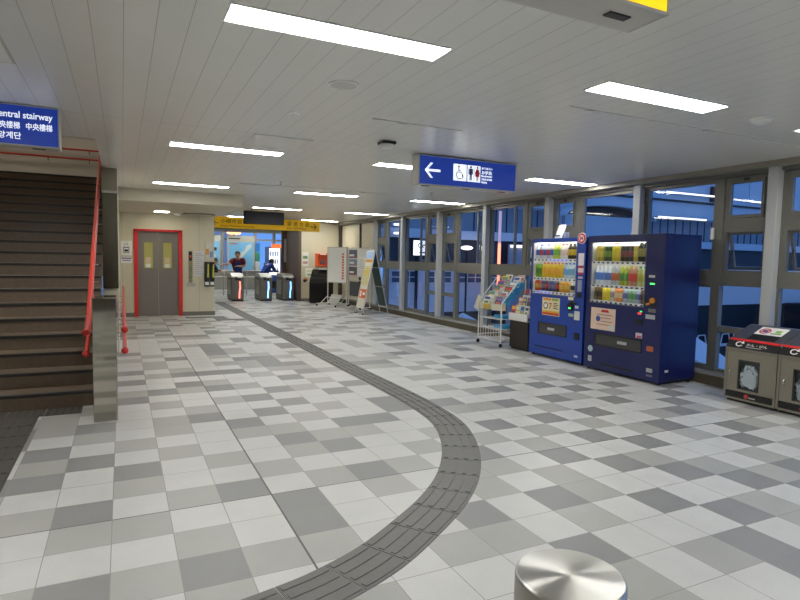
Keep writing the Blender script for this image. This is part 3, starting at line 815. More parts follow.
# far lit vending machine
r = thing('lit_vending_machine', 'glowing white vending machine seen beyond the gates', 'vending machine', (5.65, 23.5, 0))
B(5.38, 5.98, 23.5, 24.1, .02, 1.9).build('cabinet', pal(60, 90, 170), r, world=True, bevel=.01)
B(5.42, 5.86, 23.48, 23.5, .75, 1.84).build('display_window', mat('vm_glow', (250, 250, 244), .4, emit=1.1), r, world=True)
mb = MB(); [mb.box(5.44 + .1 * a, 5.5 + .1 * a, 23.465, 23.48, z, z + .2) for a in range(4) for z in (.85, 1.2, 1.52)]
mb.build('sample_bottles', pal(120, 150, 200), r, world=True)
B(5.42, 5.9, 23.48, 23.5, .2, .5).build('delivery_slot', M_black, r, world=True)
B(5.5, 5.9, 23.46, 23.48, 1.86, 2.02).build('header', mat('orange_header', (240, 120, 60), .4, emit=.8), r, world=True)

# ------------------------------------------------------------------ barrier rail beyond the gates
r = thing('barrier_rail', 'steel barrier rail standing behind the ticket gates', 'barrier', (3.9, 22.4, 0))
MB().tube([(2.6, 22.4, .93), (5.1, 22.4, .93)], .03, 10).build('top_rail', M_steel, r, world=True, smooth=50)
MB().tube([(2.6, 22.4, .7), (5.1, 22.4, .7)], .02, 10).build('middle_rail', M_steel, r, world=True, smooth=50)
for x in (2.6, 3.45, 4.3, 5.1): MB().cyl((x, 22.4, 0), (x, 22.4, .93), .022, 10).build('post', M_steel, r, world=True, smooth=50)

# ------------------------------------------------------------------ ticket gates
M_gate = mat('gate_steel', (112, 110, 104), 0.36, .6, noise=.05, nscale=20)
def gate(x, y, led, label):
    r = thing('ticket_gate', label, 'ticket gate', (x, y, 0), RAD(-2))
    W2, D = .2, 1.15
    B(-W2, W2, 0, D, .06, .80).build('body', M_gate, r, bevel=.03, seg=3)
    B(-W2 + .015, W2 - .015, .015, D - .02, 0, .06).build('plinth', M_dark, r)
    MB().prism([(.0, .80), (.02, .83), (.3, .92), (D - .1, .92), (D, .84), (D, .80)], 'x', -W2 + .004, W2 - .004).build('head', mat('gate_head', (186, 186, 182), .3, .3), r, bevel=.012)
    B(-.1, .1, -.012, .02, .70, .80).build('ticket_slot', M_black, r, bevel=.004)
    B(.0, .12, -.016, .0, .78, .83).build('sticker', M_paper, r)
    lm = mat('gate_led_' + led, (255, 255, 255), .4, emit=2.6, emit_rgb={'red': (255, 70, 40), 'blue': (90, 170, 255)}[led])
    mb = MB(); mb.prism([(.03, .1), (.07, .1), (.075, .3), (.10, .45), (.085, .66), (.045, .66), (.055, .45), (.035, .3)], 'y', -.018, .002)
    mb.build('lamp_strip', lm, r)
    B(.05, .1, -.014, .0, .55, .62).build('yellow_mark', pal(220, 190, 40), r)
    B(-W2 - .004, -W2 + .002, .25, .95, .2, .7).build('side_panel', M_steel, r)
    B(W2, W2 + .03, .5, .62, .3, .62).build('flap', pal(196, 196, 60) if led == 'red' else M_black, r)
gate(3.42, 19.3, 'red', 'steel ticket gate with a glowing red strip, left of the row')
gate(4.36, 19.3, 'blue', 'steel ticket gate with a glowing blue strip, middle of the row')
gate(5.12, 19.3, 'blue', 'steel ticket gate with a blue strip before the brown pier')

# ------------------------------------------------------------------ people
def skin_obj(name, verts_, edges_, radii, m, parent, root=0, sub=2):
    me = bpy.data.meshes.new(name)
    me.from_pydata([tuple(v) for v in verts_], edges_, [])
    o = bpy.data.objects.new(name, me); COL.objects.link(o)
    sk = o.modifiers.new('skin', 'SKIN')
    for i, rd in enumerate(radii):
        rd = rd if isinstance(rd, tuple) else (rd, rd)
        me.skin_vertices[0].data[i].radius = rd
        me.skin_vertices[0].data[i].use_root = (i == root)
    o.modifiers.new('sub', 'SUBSURF').levels = sub
    o.modifiers['sub'].render_levels = sub
    dg = bpy.context.evaluated_depsgraph_get()
    me2 = bpy.data.meshes.new_from_object(o.evaluated_get(dg))
    bpy.data.objects.remove(o)
    me2.name = name
    me2.materials.clear(); me2.materials.append(m)
    me2.shade_smooth()
    o2 = bpy.data.objects.new(name, me2); COL.objects.link(o2)
    if parent is not None: o2.parent = parent
    return o2
M_skin = mat('skin', (206, 160, 130), .55)
M_hair = mat('black_hair', (24, 22, 22), .5)
def person(name_label, loc, rz, J, colors, hairlong=False):
    # J: joints in the person's own space, facing -Y
    r = thing('person', name_label, 'person', loc, rz)
    V, E, R = [], [], []
    def v(p, rad): V.append(Vector(p)); R.append(rad); return len(V) - 1
    def chain(a, pts):
        for p, rad in pts:
            n = v(p, rad); E.append((a, n)); a = n
        return a
    pel = v(J['pelvis'], (.13, .1))
    wa = chain(pel, [(J['waist'], (.125, .09)), (J['chest'], (.14, .1))])
    nk = chain(wa, [(J['neck'], (.055, .055))])
    hd = Vector(J['head'])
    chain(nk, [(hd - Vector((0, -.0, .06)), (.065, .07)), (hd + Vector((0, 0, .03)), (.08, .092)), (hd + Vector((0, 0, .085)), (.06, .07))])
    hands = []
    for s in ('l', 'r'):
        sh = chain(wa, [(J['sh_' + s], .058)])
        en = chain(sh, [(J['el_' + s], .042), (J['ha_' + s], .028)])
        h = Vector(J['ha_' + s]); d = (h - Vector(J['el_' + s])).normalized()
        palm = chain(en, [(h + d * .06, (.036, .02))])
        sd = d.cross(Vector((0, 0, 1))).normalized() if abs(d.z) < .9 else Vector((1, 0, 0))
        for k in range(4):
            q = h + d * .09 + sd * (.027 - .018 * k)
            L = (.062, .075, .07, .055)[k]
            chain(palm, [(q, .009), (q + d * L * .6 + Vector((0, 0, -.008)), .008), (q + d * L + Vector((0, 0, -.024)), .007)])
        q = h + d * .03 + sd * .038
        chain(en, [(q, .011), (q + d * .045 + sd * .012, .009)])
        hip = chain(pel, [(J['hip_' + s], .085)])
        ft = chain(hip, [(J['kn_' + s], .058), (J['an_' + s], .042)])
        an = Vector(J['an_' + s])
        chain(ft, [(an + Vector((0, -.06, -.045)), (.04, .03)), (an + Vector((0, -.15, -.055)), (.038, .022))])
    skin_obj('body', V, E, R, M_skin, r)
    # clothes
    g = .016
    Vt = [Vector(J['pelvis']), Vector(J['waist']), Vector(J['chest']), Vector(J['neck']) - Vector((0, 0, .03))]
    Et = [(0, 1), (1, 2), (2, 3)]; Rt = [(.165, .14), (.16, .135), (.178, .14), (.085, .08)]
    for s in ('l', 'r'):
        n = len(Vt); sh, el, ha = Vector(J['sh_' + s]), Vector(J['el_' + s]), Vector(J['ha_' + s])
        Vt += [sh, sh.lerp(el, .85)]; Et += [(2, n), (n, n + 1)]; Rt += [.086, .064]
        if colors.get('long'):
            Vt += [el, el.lerp(ha, .95)]; Et += [(n + 1, n + 2), (n + 2, n + 3)]; Rt += [.056, .042]
    skin_obj('shirt', Vt, Et, Rt, colors['shirt'], r, root=1)
    Vp = [Vector(J['pelvis']) + Vector((0, 0, .05)), Vector(J['pelvis'])]; Ep = [(0, 1)]; Rp = [(.17, .14), (.175, .145)]
    for s in ('l', 'r'):
        n = len(Vp)
        Vp += [Vector(J['hip_' + s]), Vector(J['kn_' + s]), Vector(J['an_' + s]) + Vector((0, 0, .02))]
        Ep += [(1, n), (n, n + 1), (n + 1, n + 2)]; Rp += [.115, .08, .066]
    skin_obj('trousers', Vp, Ep, Rp, colors['trousers'], r, root=1)
    if 'apron' in colors:
        c, p = Vector(J['chest']), Vector(J['pelvis'])
        mb = MB(); mb.hexa([(p.x - .15, p.y - .16, p.z - .3), (p.x + .15, p.y - .16, p.z - .3), (p.x + .15, p.y - .14, p.z - .3), (p.x - .15, p.y - .14, p.z - .3)],
                           [(c.x - .1, c.y - .14, c.z + .02), (c.x + .1, c.y - .14, c.z + .02), (c.x + .1, c.y - .12, c.z + .02), (c.x - .1, c.y - .12, c.z + .02)])
        mb.build('apron', colors['apron'], r, bevel=.01)
    mb = MB(); mb.sphere((hd.x, hd.y + .015, hd.z + .055), .105, 18, 12, (.92, 1.04, .95))
    if hairlong: mb.sphere((hd.x, hd.y + .06, hd.z - .03), .09, 14, 10, (.95, .75, 1.2))
    hr = mb.build('hair', M_hair, r, smooth=80)
    bmh = bmesh.new(); bmh.from_mesh(hr.data)      # open the hair over the face
    kill = [q for q in bmh.verts if q.co.y < hd.y - .035 and q.co.z < hd.z + .075]
    bmesh.ops.delete(bmh, geom=kill, context='VERTS'); bmh.to_mesh(hr.data); bmh.free()
    mb = MB()
    for sx_ in (-.032, .032): mb.sphere((hd.x + sx_, hd.y - .086, hd.z + .03), .011, 8, 6)
    mb.build('eyes', M_ink, r)
    MB().sphere((hd.x, hd.y - .098, hd.z), .015, 8, 6, (.8, 1.1, 1.4)).build('nose', M_skin, r)
    B(hd.x - .022, hd.x + .022, hd.y - .092, hd.y - .086, hd.z - .045, hd.z - .037).build('mouth', pal(160, 90, 80), r)
    MB().sphere((hd.x - .085, hd.y, hd.z + .01), .025, 8, 6, (.4, .8, 1.2)).sphere((hd.x + .085, hd.y, hd.z + .01), .025, 8, 6, (.4, .8, 1.2)).build('ears', M_skin, r)
    return r
J1 = dict(pelvis=(.05, .1, .93), waist=(.03, .03, 1.08), chest=(.0, -.08, 1.27), neck=(-.01, -.17, 1.41), head=(-.02, -.24, 1.52),
          sh_l=(-.18, -.11, 1.34), el_l=(-.34, -.3, 1.21), ha_l=(-.56, -.34, 1.19), sh_r=(.18, -.11, 1.34), el_r=(.22, -.32, 1.14), ha_r=(-.02, -.42, 1.14),
          hip_l=(-.05, .1, .87), kn_l=(-.08, .08, .48), an_l=(-.1, .14, .08), hip_r=(.15, .1, .87), kn_r=(.17, .06, .48), an_r=(.18, .12, .08))
person('person in a maroon shirt and blue apron leaning over the left gate', (3.72, 21.15, 0), 0, J1, dict(shirt=mat('maroon_cloth', (110, 30, 44), .8), trousers=mat('dark_cloth', (40, 42, 52), .8), apron=mat('blue_apron', (40, 60, 130), .8)))
J2 = dict(pelvis=(.0, .12, .86), waist=(0, .04, 1.0), chest=(.0, -.1, 1.12), neck=(0, -.2, 1.22), head=(0, -.28, 1.27),
          sh_l=(-.18, -.13, 1.17), el_l=(-.22, -.25, .95), ha_l=(-.14, -.45, .93), sh_r=(.18, -.13, 1.17), el_r=(.22, -.25, .95), ha_r=(.14, -.45, .93),
          hip_l=(-.1, .12, .8), kn_l=(-.12, .02, .44), an_l=(-.12, .12, .08), hip_r=(.1, .12, .8), kn_r=(.12, .02, .44), an_r=(.12, .12, .08))
person('person in a blue jacket with dark hair bending behind the middle gate', (4.9, 21.75, 0), RAD(115), J2, dict(shirt=mat('blue_jacket', (30, 62, 150), .8), trousers=mat('dark_cloth', (40, 42, 52), .8), long=True), True)
person('dark haired person bending half hidden behind the elevator corner', (2.78, 21.6, 0), RAD(60), J2, dict(shirt=mat('charcoal_jacket', (44, 44, 50), .8), trousers=mat('dark_cloth', (40, 42, 52), .8), long=True))

# ------------------------------------------------------------------ window wall
def yring(mb, y0, y1, z0, z1, w, xa, xb):
    mb.box(xa, xb, y0, y0 + w, z0, z1); mb.box(xa, xb, y1 - w, y1, z0, z1)
    mb.box(xa, xb, y0 + w, y1 - w, z0, z0 + w); mb.box(xa, xb, y0 + w, y1 - w, z1 - w, z1)
    return mb
PN = [-3.63, -1.71, .21, 2.13, 4.05, 5.98, 7.93, 9.85, 11.78, 13.74, 15.6]
mb = MB(); mb.box(6.635, 7.0, -5.2, 19.0, 0, .125)
struct('trim_8', mb, M_curb, 'brown stone curb under the long row of windows', 'window curb')
mb = MB(); mb.box(6.625, 7.02, -5.2, 19.0, .125, .15)
struct('windowsill', mb, M_sill, 'polished grey sill ledge running below the windows', 'window sill')
mb = MB(); mb.box(6.62, 6.95, -5.2, 19.0, 2.635, CZ)
struct('trim_9', mb, mat('ceiling_edge_trim', (150, 146, 132), .45), 'ceiling edge trim above the long row of windows', 'trim')
struct('trim_10', B(6.76, 6.95, -5.2, 19.0, 2.595, 2.64), M_taupe, 'dark metal head rail above the windows', 'trim')
plab = ['behind the camera'] * 4 + ['beside the recycling bins', 'behind the darker vending machine', 'left of the lighter vending machine top', 'behind the magazine rack', 'second past the magazine rack', 'third past the magazine rack', 'beside the display boards']
for k, y in enumerate(PN):
    if y < 2: continue
    o = B(6.70, 6.90, y, y + .12, .15, 2.64).build('pillar', M_pillar, None, bevel=.006)
    tag(o, 'pale grey square window pillar ' + plab[k] if y > 2.2 else 'pale grey window pillar right of the frame edge', 'pillar', kind='structure')
wl = {3: 'window bay right of the frame edge beyond the bins', 4: 'window bay above the bins and right of the darker vending machine', 5: 'window bay above the two blue vending machines', 6: 'window bay behind the magazine rack with a pivoted sash', 7: 'window bay just past the magazine rack', 8: 'window bay halfway along the far wall', 9: 'farthest window bay behind the sandwich board'}
for k in range(3, 10):
    ya, yb = PN[k] + .12, PN[k + 1]
    low = (k % 2 == 0)          # narrow column on the near side
    r = thing('window_%d' % (k - 2), wl[k], 'window', (6.83, (ya + yb) / 2, .15), kind='structure')
    XA, XB = 6.80, 6.87
    if low: n0, n1, p0, p1, w0, w1 = ya + .03, ya + .58, ya + .58, ya + .68, ya + .68, yb - .03
    else: w0, w1, p0, p1, n0, n1 = ya + .03, yb - .68, yb - .68, yb - .58, yb - .58, yb - .03
    fr = MB()
    fr.box(XA, XB, ya, ya + .03, .15, 2.60); fr.box(XA, XB, yb - .03, yb, .15, 2.60)
    fr.box(XA - .01, XB, p0, p1, .15, 2.60)
    fr.box(XA - .005, XB, ya, yb, 1.25, 1.40); fr.box(XA, XB, ya, yb, .15, .19)
    fr.box(XA, XB, n0, n1, 1.96, 2.04); fr.box(XA, XB, n0, n1, .66, .74)
    yring(fr, w0, w1, 1.40, 2.59, .045, XA + .005, XB); yring(fr, w0, w1, .19, 1.25, .03, XA + .005, XB)
    yring(fr, n0, n1, 2.04, 2.59, .06, XA + .005, XB); yring(fr, n0, n1, 1.40, 1.96, .045, XA + .005, XB)
    fr.build('window_frame', M_taupe, r, world=True)
    # panes
    for (a, c, z0, z1) in ((w0, w1, .19, 1.25), (n0, n1, .19, .66), (n0, n1, .74, 1.25)):
        B(6.845, 6.853, a + .01, c - .01, z0, z1).build('pane', M_glass, r, world=True)
    s = yring(MB(), n0 + .05, n1 - .05, 2.09, 2.54, .035, XA - .012, XA + .03).build('top_sash', M_taupe, r, world=True)
    B(6.812, 6.818, n0 + .08, n1 - .08, 2.12, 2.51).build('pane', M_glass, s, world=True)
    B(6.775, 6.79, (n0 + n1) / 2 - .03, (n0 + n1) / 2 + .03, 2.53, 2.57).build('latch', M_dark, s, world=True)
    # hopper sash tilted outwards
    def tilt(mb, a=RAD(14), zz=1.92, xx=6.86):
        out = []
        for (x, y, z) in mb.v:
            dx, dz = x - xx, z - zz
            out.append((xx + dx * math.cos(a) - dz * math.sin(a), y, zz + dx * math.sin(a) + dz * math.cos(a)))
        mb.v = out; return mb
    s = tilt(yring(MB(), n0 + .05, n1 - .05, 1.45, 1.92, .03, 6.84, 6.87)).build('hopper_sash', M_taupe, r, world=True)
    tilt(B(6.852, 6.858, n0 + .07, n1 - .07, 1.47, 1.90)).build('pane', M_glass, s, world=True)
    mb = MB()
    for y in (n0 + .07, n1 - .07): mb.tube([(6.84, y, 1.5), (6.9, y, 1.7)], .01, 6)
    mb.build('stay_arm', M_dark, s, world=True)
    if k in (4, 5, 3):
        B(6.845, 6.853, w0 + .03, w1 - .03, 1.43, 2.56).build('pane', M_glass, r, world=True)
        MB().box(6.77, 6.80, w0 + .01, w0 + .05, 1.83, 1.98).build('handle', M_white, r, world=True, bevel=.004)
    else:
        mid = (w0 + w1) / 2
        hw = (w1 - w0) / 2 - .06
        hy = mid - .22
        def piv(mb, a=RAD(-38)):
            out = []
            for (x, y, z) in mb.v:
                dx, dy = x - 6.85, y - hy
                out.append((6.85 + dx * math.cos(a) - dy * math.sin(a), hy + dx * math.sin(a) + dy * math.cos(a), z))
            mb.v = out; return mb
        s = piv(yring(MB(), hy, hy + .72, 1.46, 2.54, .045, 6.83, 6.87)).build('pivot_sash', M_taupe, r, world=True)
        piv(B(6.847, 6.853, hy + .03, hy + .69, 1.49, 2.51)).build('pane', M_glass, s, world=True)
        B(6.81, 6.86, hy - .03, hy, 1.42, 2.57).build('mullion', M_taupe, r, world=True)

# ------------------------------------------------------------------ vending machines
M_vmL = mat('bright_blue_paint', (26, 64, 156), 0.32, noise=.03, nscale=6)
M_vmR = mat('navy_blue_paint', (20, 30, 86), 0.32, noise=.03, nscale=6)
M_vmin = mat('display_white', (226, 226, 222), .5)
M_vmlamp = mat('display_lamp', (250, 250, 245), .4, emit=5.5, emit_rgb=(250, 250, 240))
M_btn = mat('price_button', (32, 34, 40), .4)
M_btnlit = mat('price_button_lit', (70, 80, 230), .4, emit=1.2)
M_dglass = glass_mat('display_glass', (.95, .96, .97), .8)
drink_protos = {}
def drink(kind, body, wrap, cap):
    key = (kind, body, wrap, cap)
    if key in drink_protos: return copy_tree(drink_protos[key])
    r = thing('drink_can' if kind == 'can' else 'drink_bottle', None, 'drink')
    if kind == 'can':
        MB().lathe([(.024, 0), (.031, .006), (.031, .128), (.026, .138)], n=14).build('can_body', pal(*body, .3), r, smooth=40)
        MB().lathe([(.026, .138), (.0265, .142), (.022, .139)], n=14).build('can_lid', M_chrome, r, smooth=40)
        MB().lathe([(.0315, .04), (.0317, .042), (.0317, .094), (.0315, .096)], n=14).build('wrap', pal(*wrap, .4), r, smooth=40)
    else:
        MB().lathe([(.026, 0), (.031, .006), (.031, .075), (.029, .09), (.031, .105), (.031, .14), (.024, .165), (.013, .185), (.013, .19)], n=14).build('bottle_body', pal(*body, .2), r, smooth=40)
        MB().lathe([(.0145, .188), (.0145, .206), (.012, .208)], n=14).build('cap', pal(*cap, .4), r, smooth=40)
        MB().lathe([(.0315, .05), (.0318, .052), (.0318, .128), (.0315, .13)], n=14).build('wrap', pal(*wrap, .4), r, smooth=40)
    drink_protos[key] = r
    return r
def vending(name, label, X, Yf, W, H, D, M, gx0, gx1, gz0, gz1, strips, mach):
    r = thing(name, label, 'vending machine', (X, Yf, 0), -PI / 2)
    dep = .13
    B(.004, W - .004, dep, D, .05, H).build('cabinet', M, r, bevel=.008)
    B(.03, W - .03, .04, D - .02, .015, .05).build('plinth', M_black, r)
    mb = MB()
    for x in (.05, W - .05):
        for y in (.06, D - .06): mb.cyl((x, y, 0), (x, y, .03), .022, 10)
    mb.build('feet', M_dark, r)
    df = MB()
    df.box(0, gx0, 0, dep - .004, .035, H); df.box(gx1, W, 0, dep - .004, .035, H)
    df.box(gx0, gx1, 0, dep - .004, .035, gz0); df.box(gx0, gx1, 0, dep - .004, gz1, H)
    df.build('door', M, r)
    MB().ring(gx0 - .006, gx1 + .006, gz0 - .006, gz1 + .006, .012, -.004, .004).build('window_frame', mat('window_bezel', (92, 98, 120), .35), r)
    B(gx0, gx1, .004, .009, gz0, gz1).build('display_glass', M_dglass, r)
    B(gx0, gx1, dep - .01, dep - .005, gz0, gz1).build('display_back', M_vmin, r)
    MB().box(gx0 - .001, gx0 + .003, .012, dep - .008, gz0, gz1).box(gx1 - .003, gx1 + .001, .012, dep - .008, gz0, gz1).build('display_sides', M_vmin, r)
    B(gx0 + .02, gx1 - .02, .02, .10, gz1 - .006, gz1 - .002).build('display_lamp', M_vmlamp, r)
    for k, z in enumerate(strips):
        sh = B(gx0, gx1, .018, dep - .011, z - .012, z + .004).build('shelf', M_vmin, r)
        B(gx0, gx1, .011, .018, z - .03, z + .006).build('price_strip', mat('price_strip', (235, 235, 235), .4), sh)
        B(gx0 + .02, gx1 - .02, .022, .034, z - .018, z - .0125).build('shelf_lamp', M_vmlamp, sh)
        n = 11
        for q in range(n):
            x = gx0 + (gx1 - gx0) * (q + .5) / n
            lit = (mach == 'L' and ((k == 0 and 4 <= q <= 8) or (k == 2 and 1 <= q <= 4)))
            B(x - .017, x + .017, .006, .0115, z - .026, z - .006).build('price_button', M_btnlit if lit else M_btn, sh)
    return r
vmname = {'L': 'lighter vending machine', 'R': 'navy vending machine'}
def fill(root, mach, gx0, gx1, strips, rows):
    sn = ['top', 'middle', 'bottom']
    Mx = ROOTS[root.name]
    for k, row in enumerate(rows):
        n = len(row)
        for q, (kind, body, wrap, cap, desc) in enumerate(row):
            x = gx0 + .045 + (gx1 - gx0 - .09) * q / (n - 1)
            p = Mx @ Vector((x, .072, strips[k] + .0045))
            o = drink(kind, body, wrap, cap)
            o.location = p; o.rotation_euler = (0, 0, -PI / 2)
            o.scale = (1.22, 1.22, {'L': (1.1, 1.14, 1.16), 'R': (1.45, 1.26, 1.28)}[mach][k] * (.9 if mach == 'R' and k == 0 and kind == 'bottle' else 1))
            lb = '%s on the %s shelf of the %s' % (desc, sn[k], vmname[mach])
            tag(o, lb, 'drink', lb)
vl = vending('vending_machine', 'lighter blue drinks vending machine with a round badge at its top', 6.0, 7.47, 1.2, 1.87, .6, M_vmL, .03, 1.02, .995, 1.81, (1.55, 1.255, 1.04), 'L')
wb = ('bottle', (226, 230, 232), (60, 90, 170), (226, 226, 226), 'white bottle with a blue wrap')
rb = ('bottle', (208, 212, 220), (196, 50, 60), (70, 90, 180), 'clear bottle with a red wrap')
yg = ('bottle', (196, 206, 90), (120, 170, 70), (226, 220, 120), 'yellow green bottle')
wr = ('bottle', (232, 228, 218), (226, 196, 190), (210, 70, 60), 'white bottle with a red cap')
yd = ('bottle', (70, 56, 40), (206, 176, 40), (40, 36, 34), 'dark bottle with a yellow wrap')
gn = ('bottle', (130, 170, 50), (90, 140, 40), (226, 226, 220), 'green tea bottle')
ye = ('bottle', (226, 190, 50), (232, 172, 40), (220, 100, 50), 'yellow bottle with an orange cap')
lb_ = ('bottle', (206, 222, 232), (120, 180, 220), (60, 130, 200), 'water bottle with a pale blue wrap')
lr = ('bottle', (206, 222, 232), (190, 210, 226), (206, 50, 50), 'clear water bottle with a red cap')
cr_ = ('can', (170, 60, 40), (206, 160, 60), None, 'red can'); cb = ('can', (80, 52, 36), (180, 60, 50), None, 'brown coffee can')
cn = ('can', (50, 54, 120), (120, 110, 150), None, 'dark blue can'); cy = ('can', (206, 150, 50), (220, 180, 80), None, 'orange yellow can')
cs = ('can', (190, 190, 190), (60, 60, 66), None, 'silver and black can')
fill(vl, 'L', .03, 1.02, (1.55, 1.255, 1.04), [
    [wb, rb, wb, rb, wb, yg, yg, wr, wr, yd, yd, yd],
    [gn, gn, ye, ye, ye, ye, ye, ye, lb_, lb_, lb_, lr],
    [cr_, cr_, cn, cb, cn, cn, cb, cy, cy, cy, cs, cs]])
def plate(root, name, x0, x1, z0, z1, m, t=.004, y=0.0):
    return B(x0, x1, y - t, y + .0005, z0, z1).build(name, m, root)
p = plate(vl, 'poster', .30, .70, .67, .95, pal(226, 214, 170))
B(.31, .69, -.006, -.004, .68, .715).build('red_band', pal(206, 60, 40), p); B(.31, .69, -.006, -.004, .715, .745).build('yellow_band', pal(226, 170, 40), p)
B(.33, .5, -.006, -.004, .905, .94).build('orange_print', pal(226, 150, 60), p); B(.52, .67, -.006, -.004, .905, .94).build('green_print', pal(140, 170, 80), p)
MB().cyl((.385, -.006, .82), (.385, -.004, .82), .052, 20).build('emblem', M_ink, p); MB().cyl((.385, -.0075, .82), (.385, -.006, .82), .036, 20).build('emblem_inner', M_paper, p)
text('lettering', '7', .14, pal(206, 70, 50), p, (.455, -.005, .77), bold=.002)
mb = MB(); [mb.box(.56, .67 - .02 * (k % 2), -.006, -.004, .78 + .028 * k, .793 + .028 * k) for k in range(4)]; mb.build('print', pal(90, 70, 60), p)
sl_ = MB().ring(.22, .87, .37, .55, .02, -.008, .02).build('delivery_slot', M_black, vl, bevel=.003)
B(.24, .85, -.002, .001, .39, .53).build('slot_flap', mat('smoky_flap', (64, 64, 66), .15), sl_)
B(.44, .6, -.004, -.002, .44, .48).build('flap_print', pal(170, 170, 172), sl_)
MB().cyl((.94, -.03, .84), (.94, .0, .84), .06, 24).build('coin_slot', M_black, vl, bevel=.005)
B(.92, .97, -.033, -.029, .815, .835).build('coin_display', mat('green_display', (80, 220, 120), .4, emit=2.0), vl)
MB().tube([(.94, -.02, .9), (1.0, -.035, .93), (1.06, -.03, .9)], .018, 10).build('return_lever', M_black, vl, smooth=60)
plate(vl, 'sticker', 1.06, 1.17, 1.46, 1.64, pal(222, 216, 214)); plate(vl, 'sticker', 1.06, 1.17, 1.36, 1.45, pal(226, 206, 200)); plate(vl, 'red_sticker', 1.06, 1.17, 1.33, 1.355, pal(200, 40, 44)); plate(vl, 'red_sticker', 1.06, 1.17, 1.425, 1.45, pal(200, 40, 44), .006)
plate(vl, 'sticker', 1.07, 1.16, 1.27, 1.30, pal(206, 196, 190)); plate(vl, 'bill_slot', 1.07, 1.15, 1.08, 1.25, pal(150, 156, 170), .01); plate(vl, 'bill_slot_dark', 1.06, 1.15, .99, 1.07, M_black, .01)
plate(vl, 'sticker', 1.02, 1.13, .66, .79, pal(206, 208, 206)); plate(vl, 'sticker', 1.03, 1.1, .83, .87, pal(206, 206, 206)); plate(vl, 'sticker', .9, 1.0, .7, .745, pal(170, 190, 160)); plate(vl, 'sticker', .88, .99, .945, .99, pal(216, 206, 170))
cr2 = plate(vl, 'coin_return', 1.04, 1.14, .37, .47, M_black, .012)
plate(vl, 'sticker', 1.05, 1.12, .11, .14, M_paper); plate(vl, 'kick_shade_strip', .15, .8, .15, .17, mat('shadow_gap', (14, 26, 84), .5), .002)  # kick strip is flat; the shade of a recess is put into its darker blue
MB().tube([(.02, -.004, .13), (1.18, -.004, .13)], .006, 8).build('kick_ridge', M_vmL, vl)
bd = MB().cyl((1.12, -.012, 1.855), (1.12, -.001, 1.855), .082, 32).build('badge', M_paper, vl)
MB().cyl((1.12, -.015, 1.855), (1.12, -.012, 1.855), .072, 32).build('badge_ring', pal(196, 40, 48), bd); MB().cyl((1.12, -.017, 1.855), (1.12, -.015, 1.855), .046, 32).build('badge_centre', M_paper, bd)
text('lettering', 'M', .08, pal(170, 36, 60), bd, (1.12, -.018, 1.827), align='CENTER', bold=.002)

vr = vending('vending_machine', 'navy blue drinks vending machine nearest the camera', 5.94, 6.16, 1.28, 1.88, .66, M_vmR, .07, 1.0, .955, 1.785, (1.525, 1.205, .985), 'R')
gd = ('can', (196, 170, 60), (216, 196, 90), None, 'gold can'); dg = ('can', (46, 76, 40), (120, 150, 60), None, 'dark green can'); yl = ('can', (216, 196, 40), (226, 206, 60), None, 'bright yellow can')
bk = ('can', (36, 32, 32), (130, 60, 60), None, 'black can'); td = ('bottle', (40, 40, 36), (150, 140, 70), (30, 30, 30), 'tall dark bottle')
wbt = ('bottle', (226, 232, 240), (90, 130, 206), (236, 236, 236), 'white bottle with a light blue wrap'); wo = ('bottle', (190, 196, 200), (206, 110, 60), (206, 206, 206), 'clear bottle with an orange wrap')
gy = ('bottle', (176, 186, 60), (90, 150, 60), (220, 210, 70), 'green and yellow bottle'); rw = ('bottle', (200, 150, 120), (216, 70, 60), (206, 170, 50), 'red wrapped bottle'); gw = ('bottle', (206, 210, 140), (196, 190, 80), (90, 150, 110), 'pale green bottle with a green cap')
br = ('can', (110, 84, 50), (70, 56, 46), None, 'brown can'); sv = ('can', (196, 196, 196), (160, 150, 160), None, 'silver can'); og = ('can', (220, 140, 60), (226, 200, 160), None, 'orange can'); gb = ('can', (150, 180, 160), (90, 150, 90), None, 'pale green can'); bl = ('can', (170, 176, 200), (90, 100, 160), None, 'pale blue can')
fill(vr, 'R', .09, .98, (1.525, 1.205, .985), [
    [gd, gd, dg, dg, yl, yl, bk, bk, bk, gd, td, td],
    [wbt, wbt, wbt, wbt, wo, wo, gy, gy, rw, rw, gw, gw],
    [br, br, yl, yl, sv, og, og, bl, gb, gb, bl, br]])
plate(vr, 'top_print', .48, .56, 1.755, 1.775, pal(226, 130, 80), .002)
p = plate(vr, 'poster', .11, .55, .585, .885, pal(222, 196, 176), .004)
mb = MB(); mb.prism([(.29, .83), (.44, .83), (.42, .865), (.31, .865)], 'y', -.006, -.004); mb.build('red_heading', pal(200, 40, 50), p)
MB().cyl((.245, -.006, .735), (.245, -.004, .735), .04, 24).build('blue_emblem', pal(70, 90, 160), p)
mb = MB(); [mb.box(.22 + .07 * (k in (1, 2)), .50 - .03 * (k % 2), -.006, -.004, .79 - .045 * k, .80 - .045 * k) for k in range(4)]; mb.build('print', pal(150, 110, 100), p)
B(.43, .53, -.006, -.004, .6, .66).build('pale_patch', pal(206, 210, 206), p)
sl_ = MB().ring(.19, 1.0, .36, .535, .02, -.008, .02).build('delivery_slot', M_black, vr, bevel=.003)
B(.21, .98, -.002, .001, .38, .515).build('slot_flap', mat('smoky_flap', (64, 64, 66), .15), sl_)
B(.6, .76, -.004, -.002, .43, .47).build('flap_print', pal(170, 170, 172), sl_)
plate(vr, 'sticker', 1.06, 1.15, 1.335, 1.365, pal(190, 190, 180)); dsp = plate(vr, 'price_display', 1.07, 1.17, 1.24, 1.29, M_black, .006)
B(1.085, 1.155, -.008, -.006, 1.25, 1.268).build('display_digits', mat('green_display', (80, 220, 120), .4, emit=2.0), dsp)
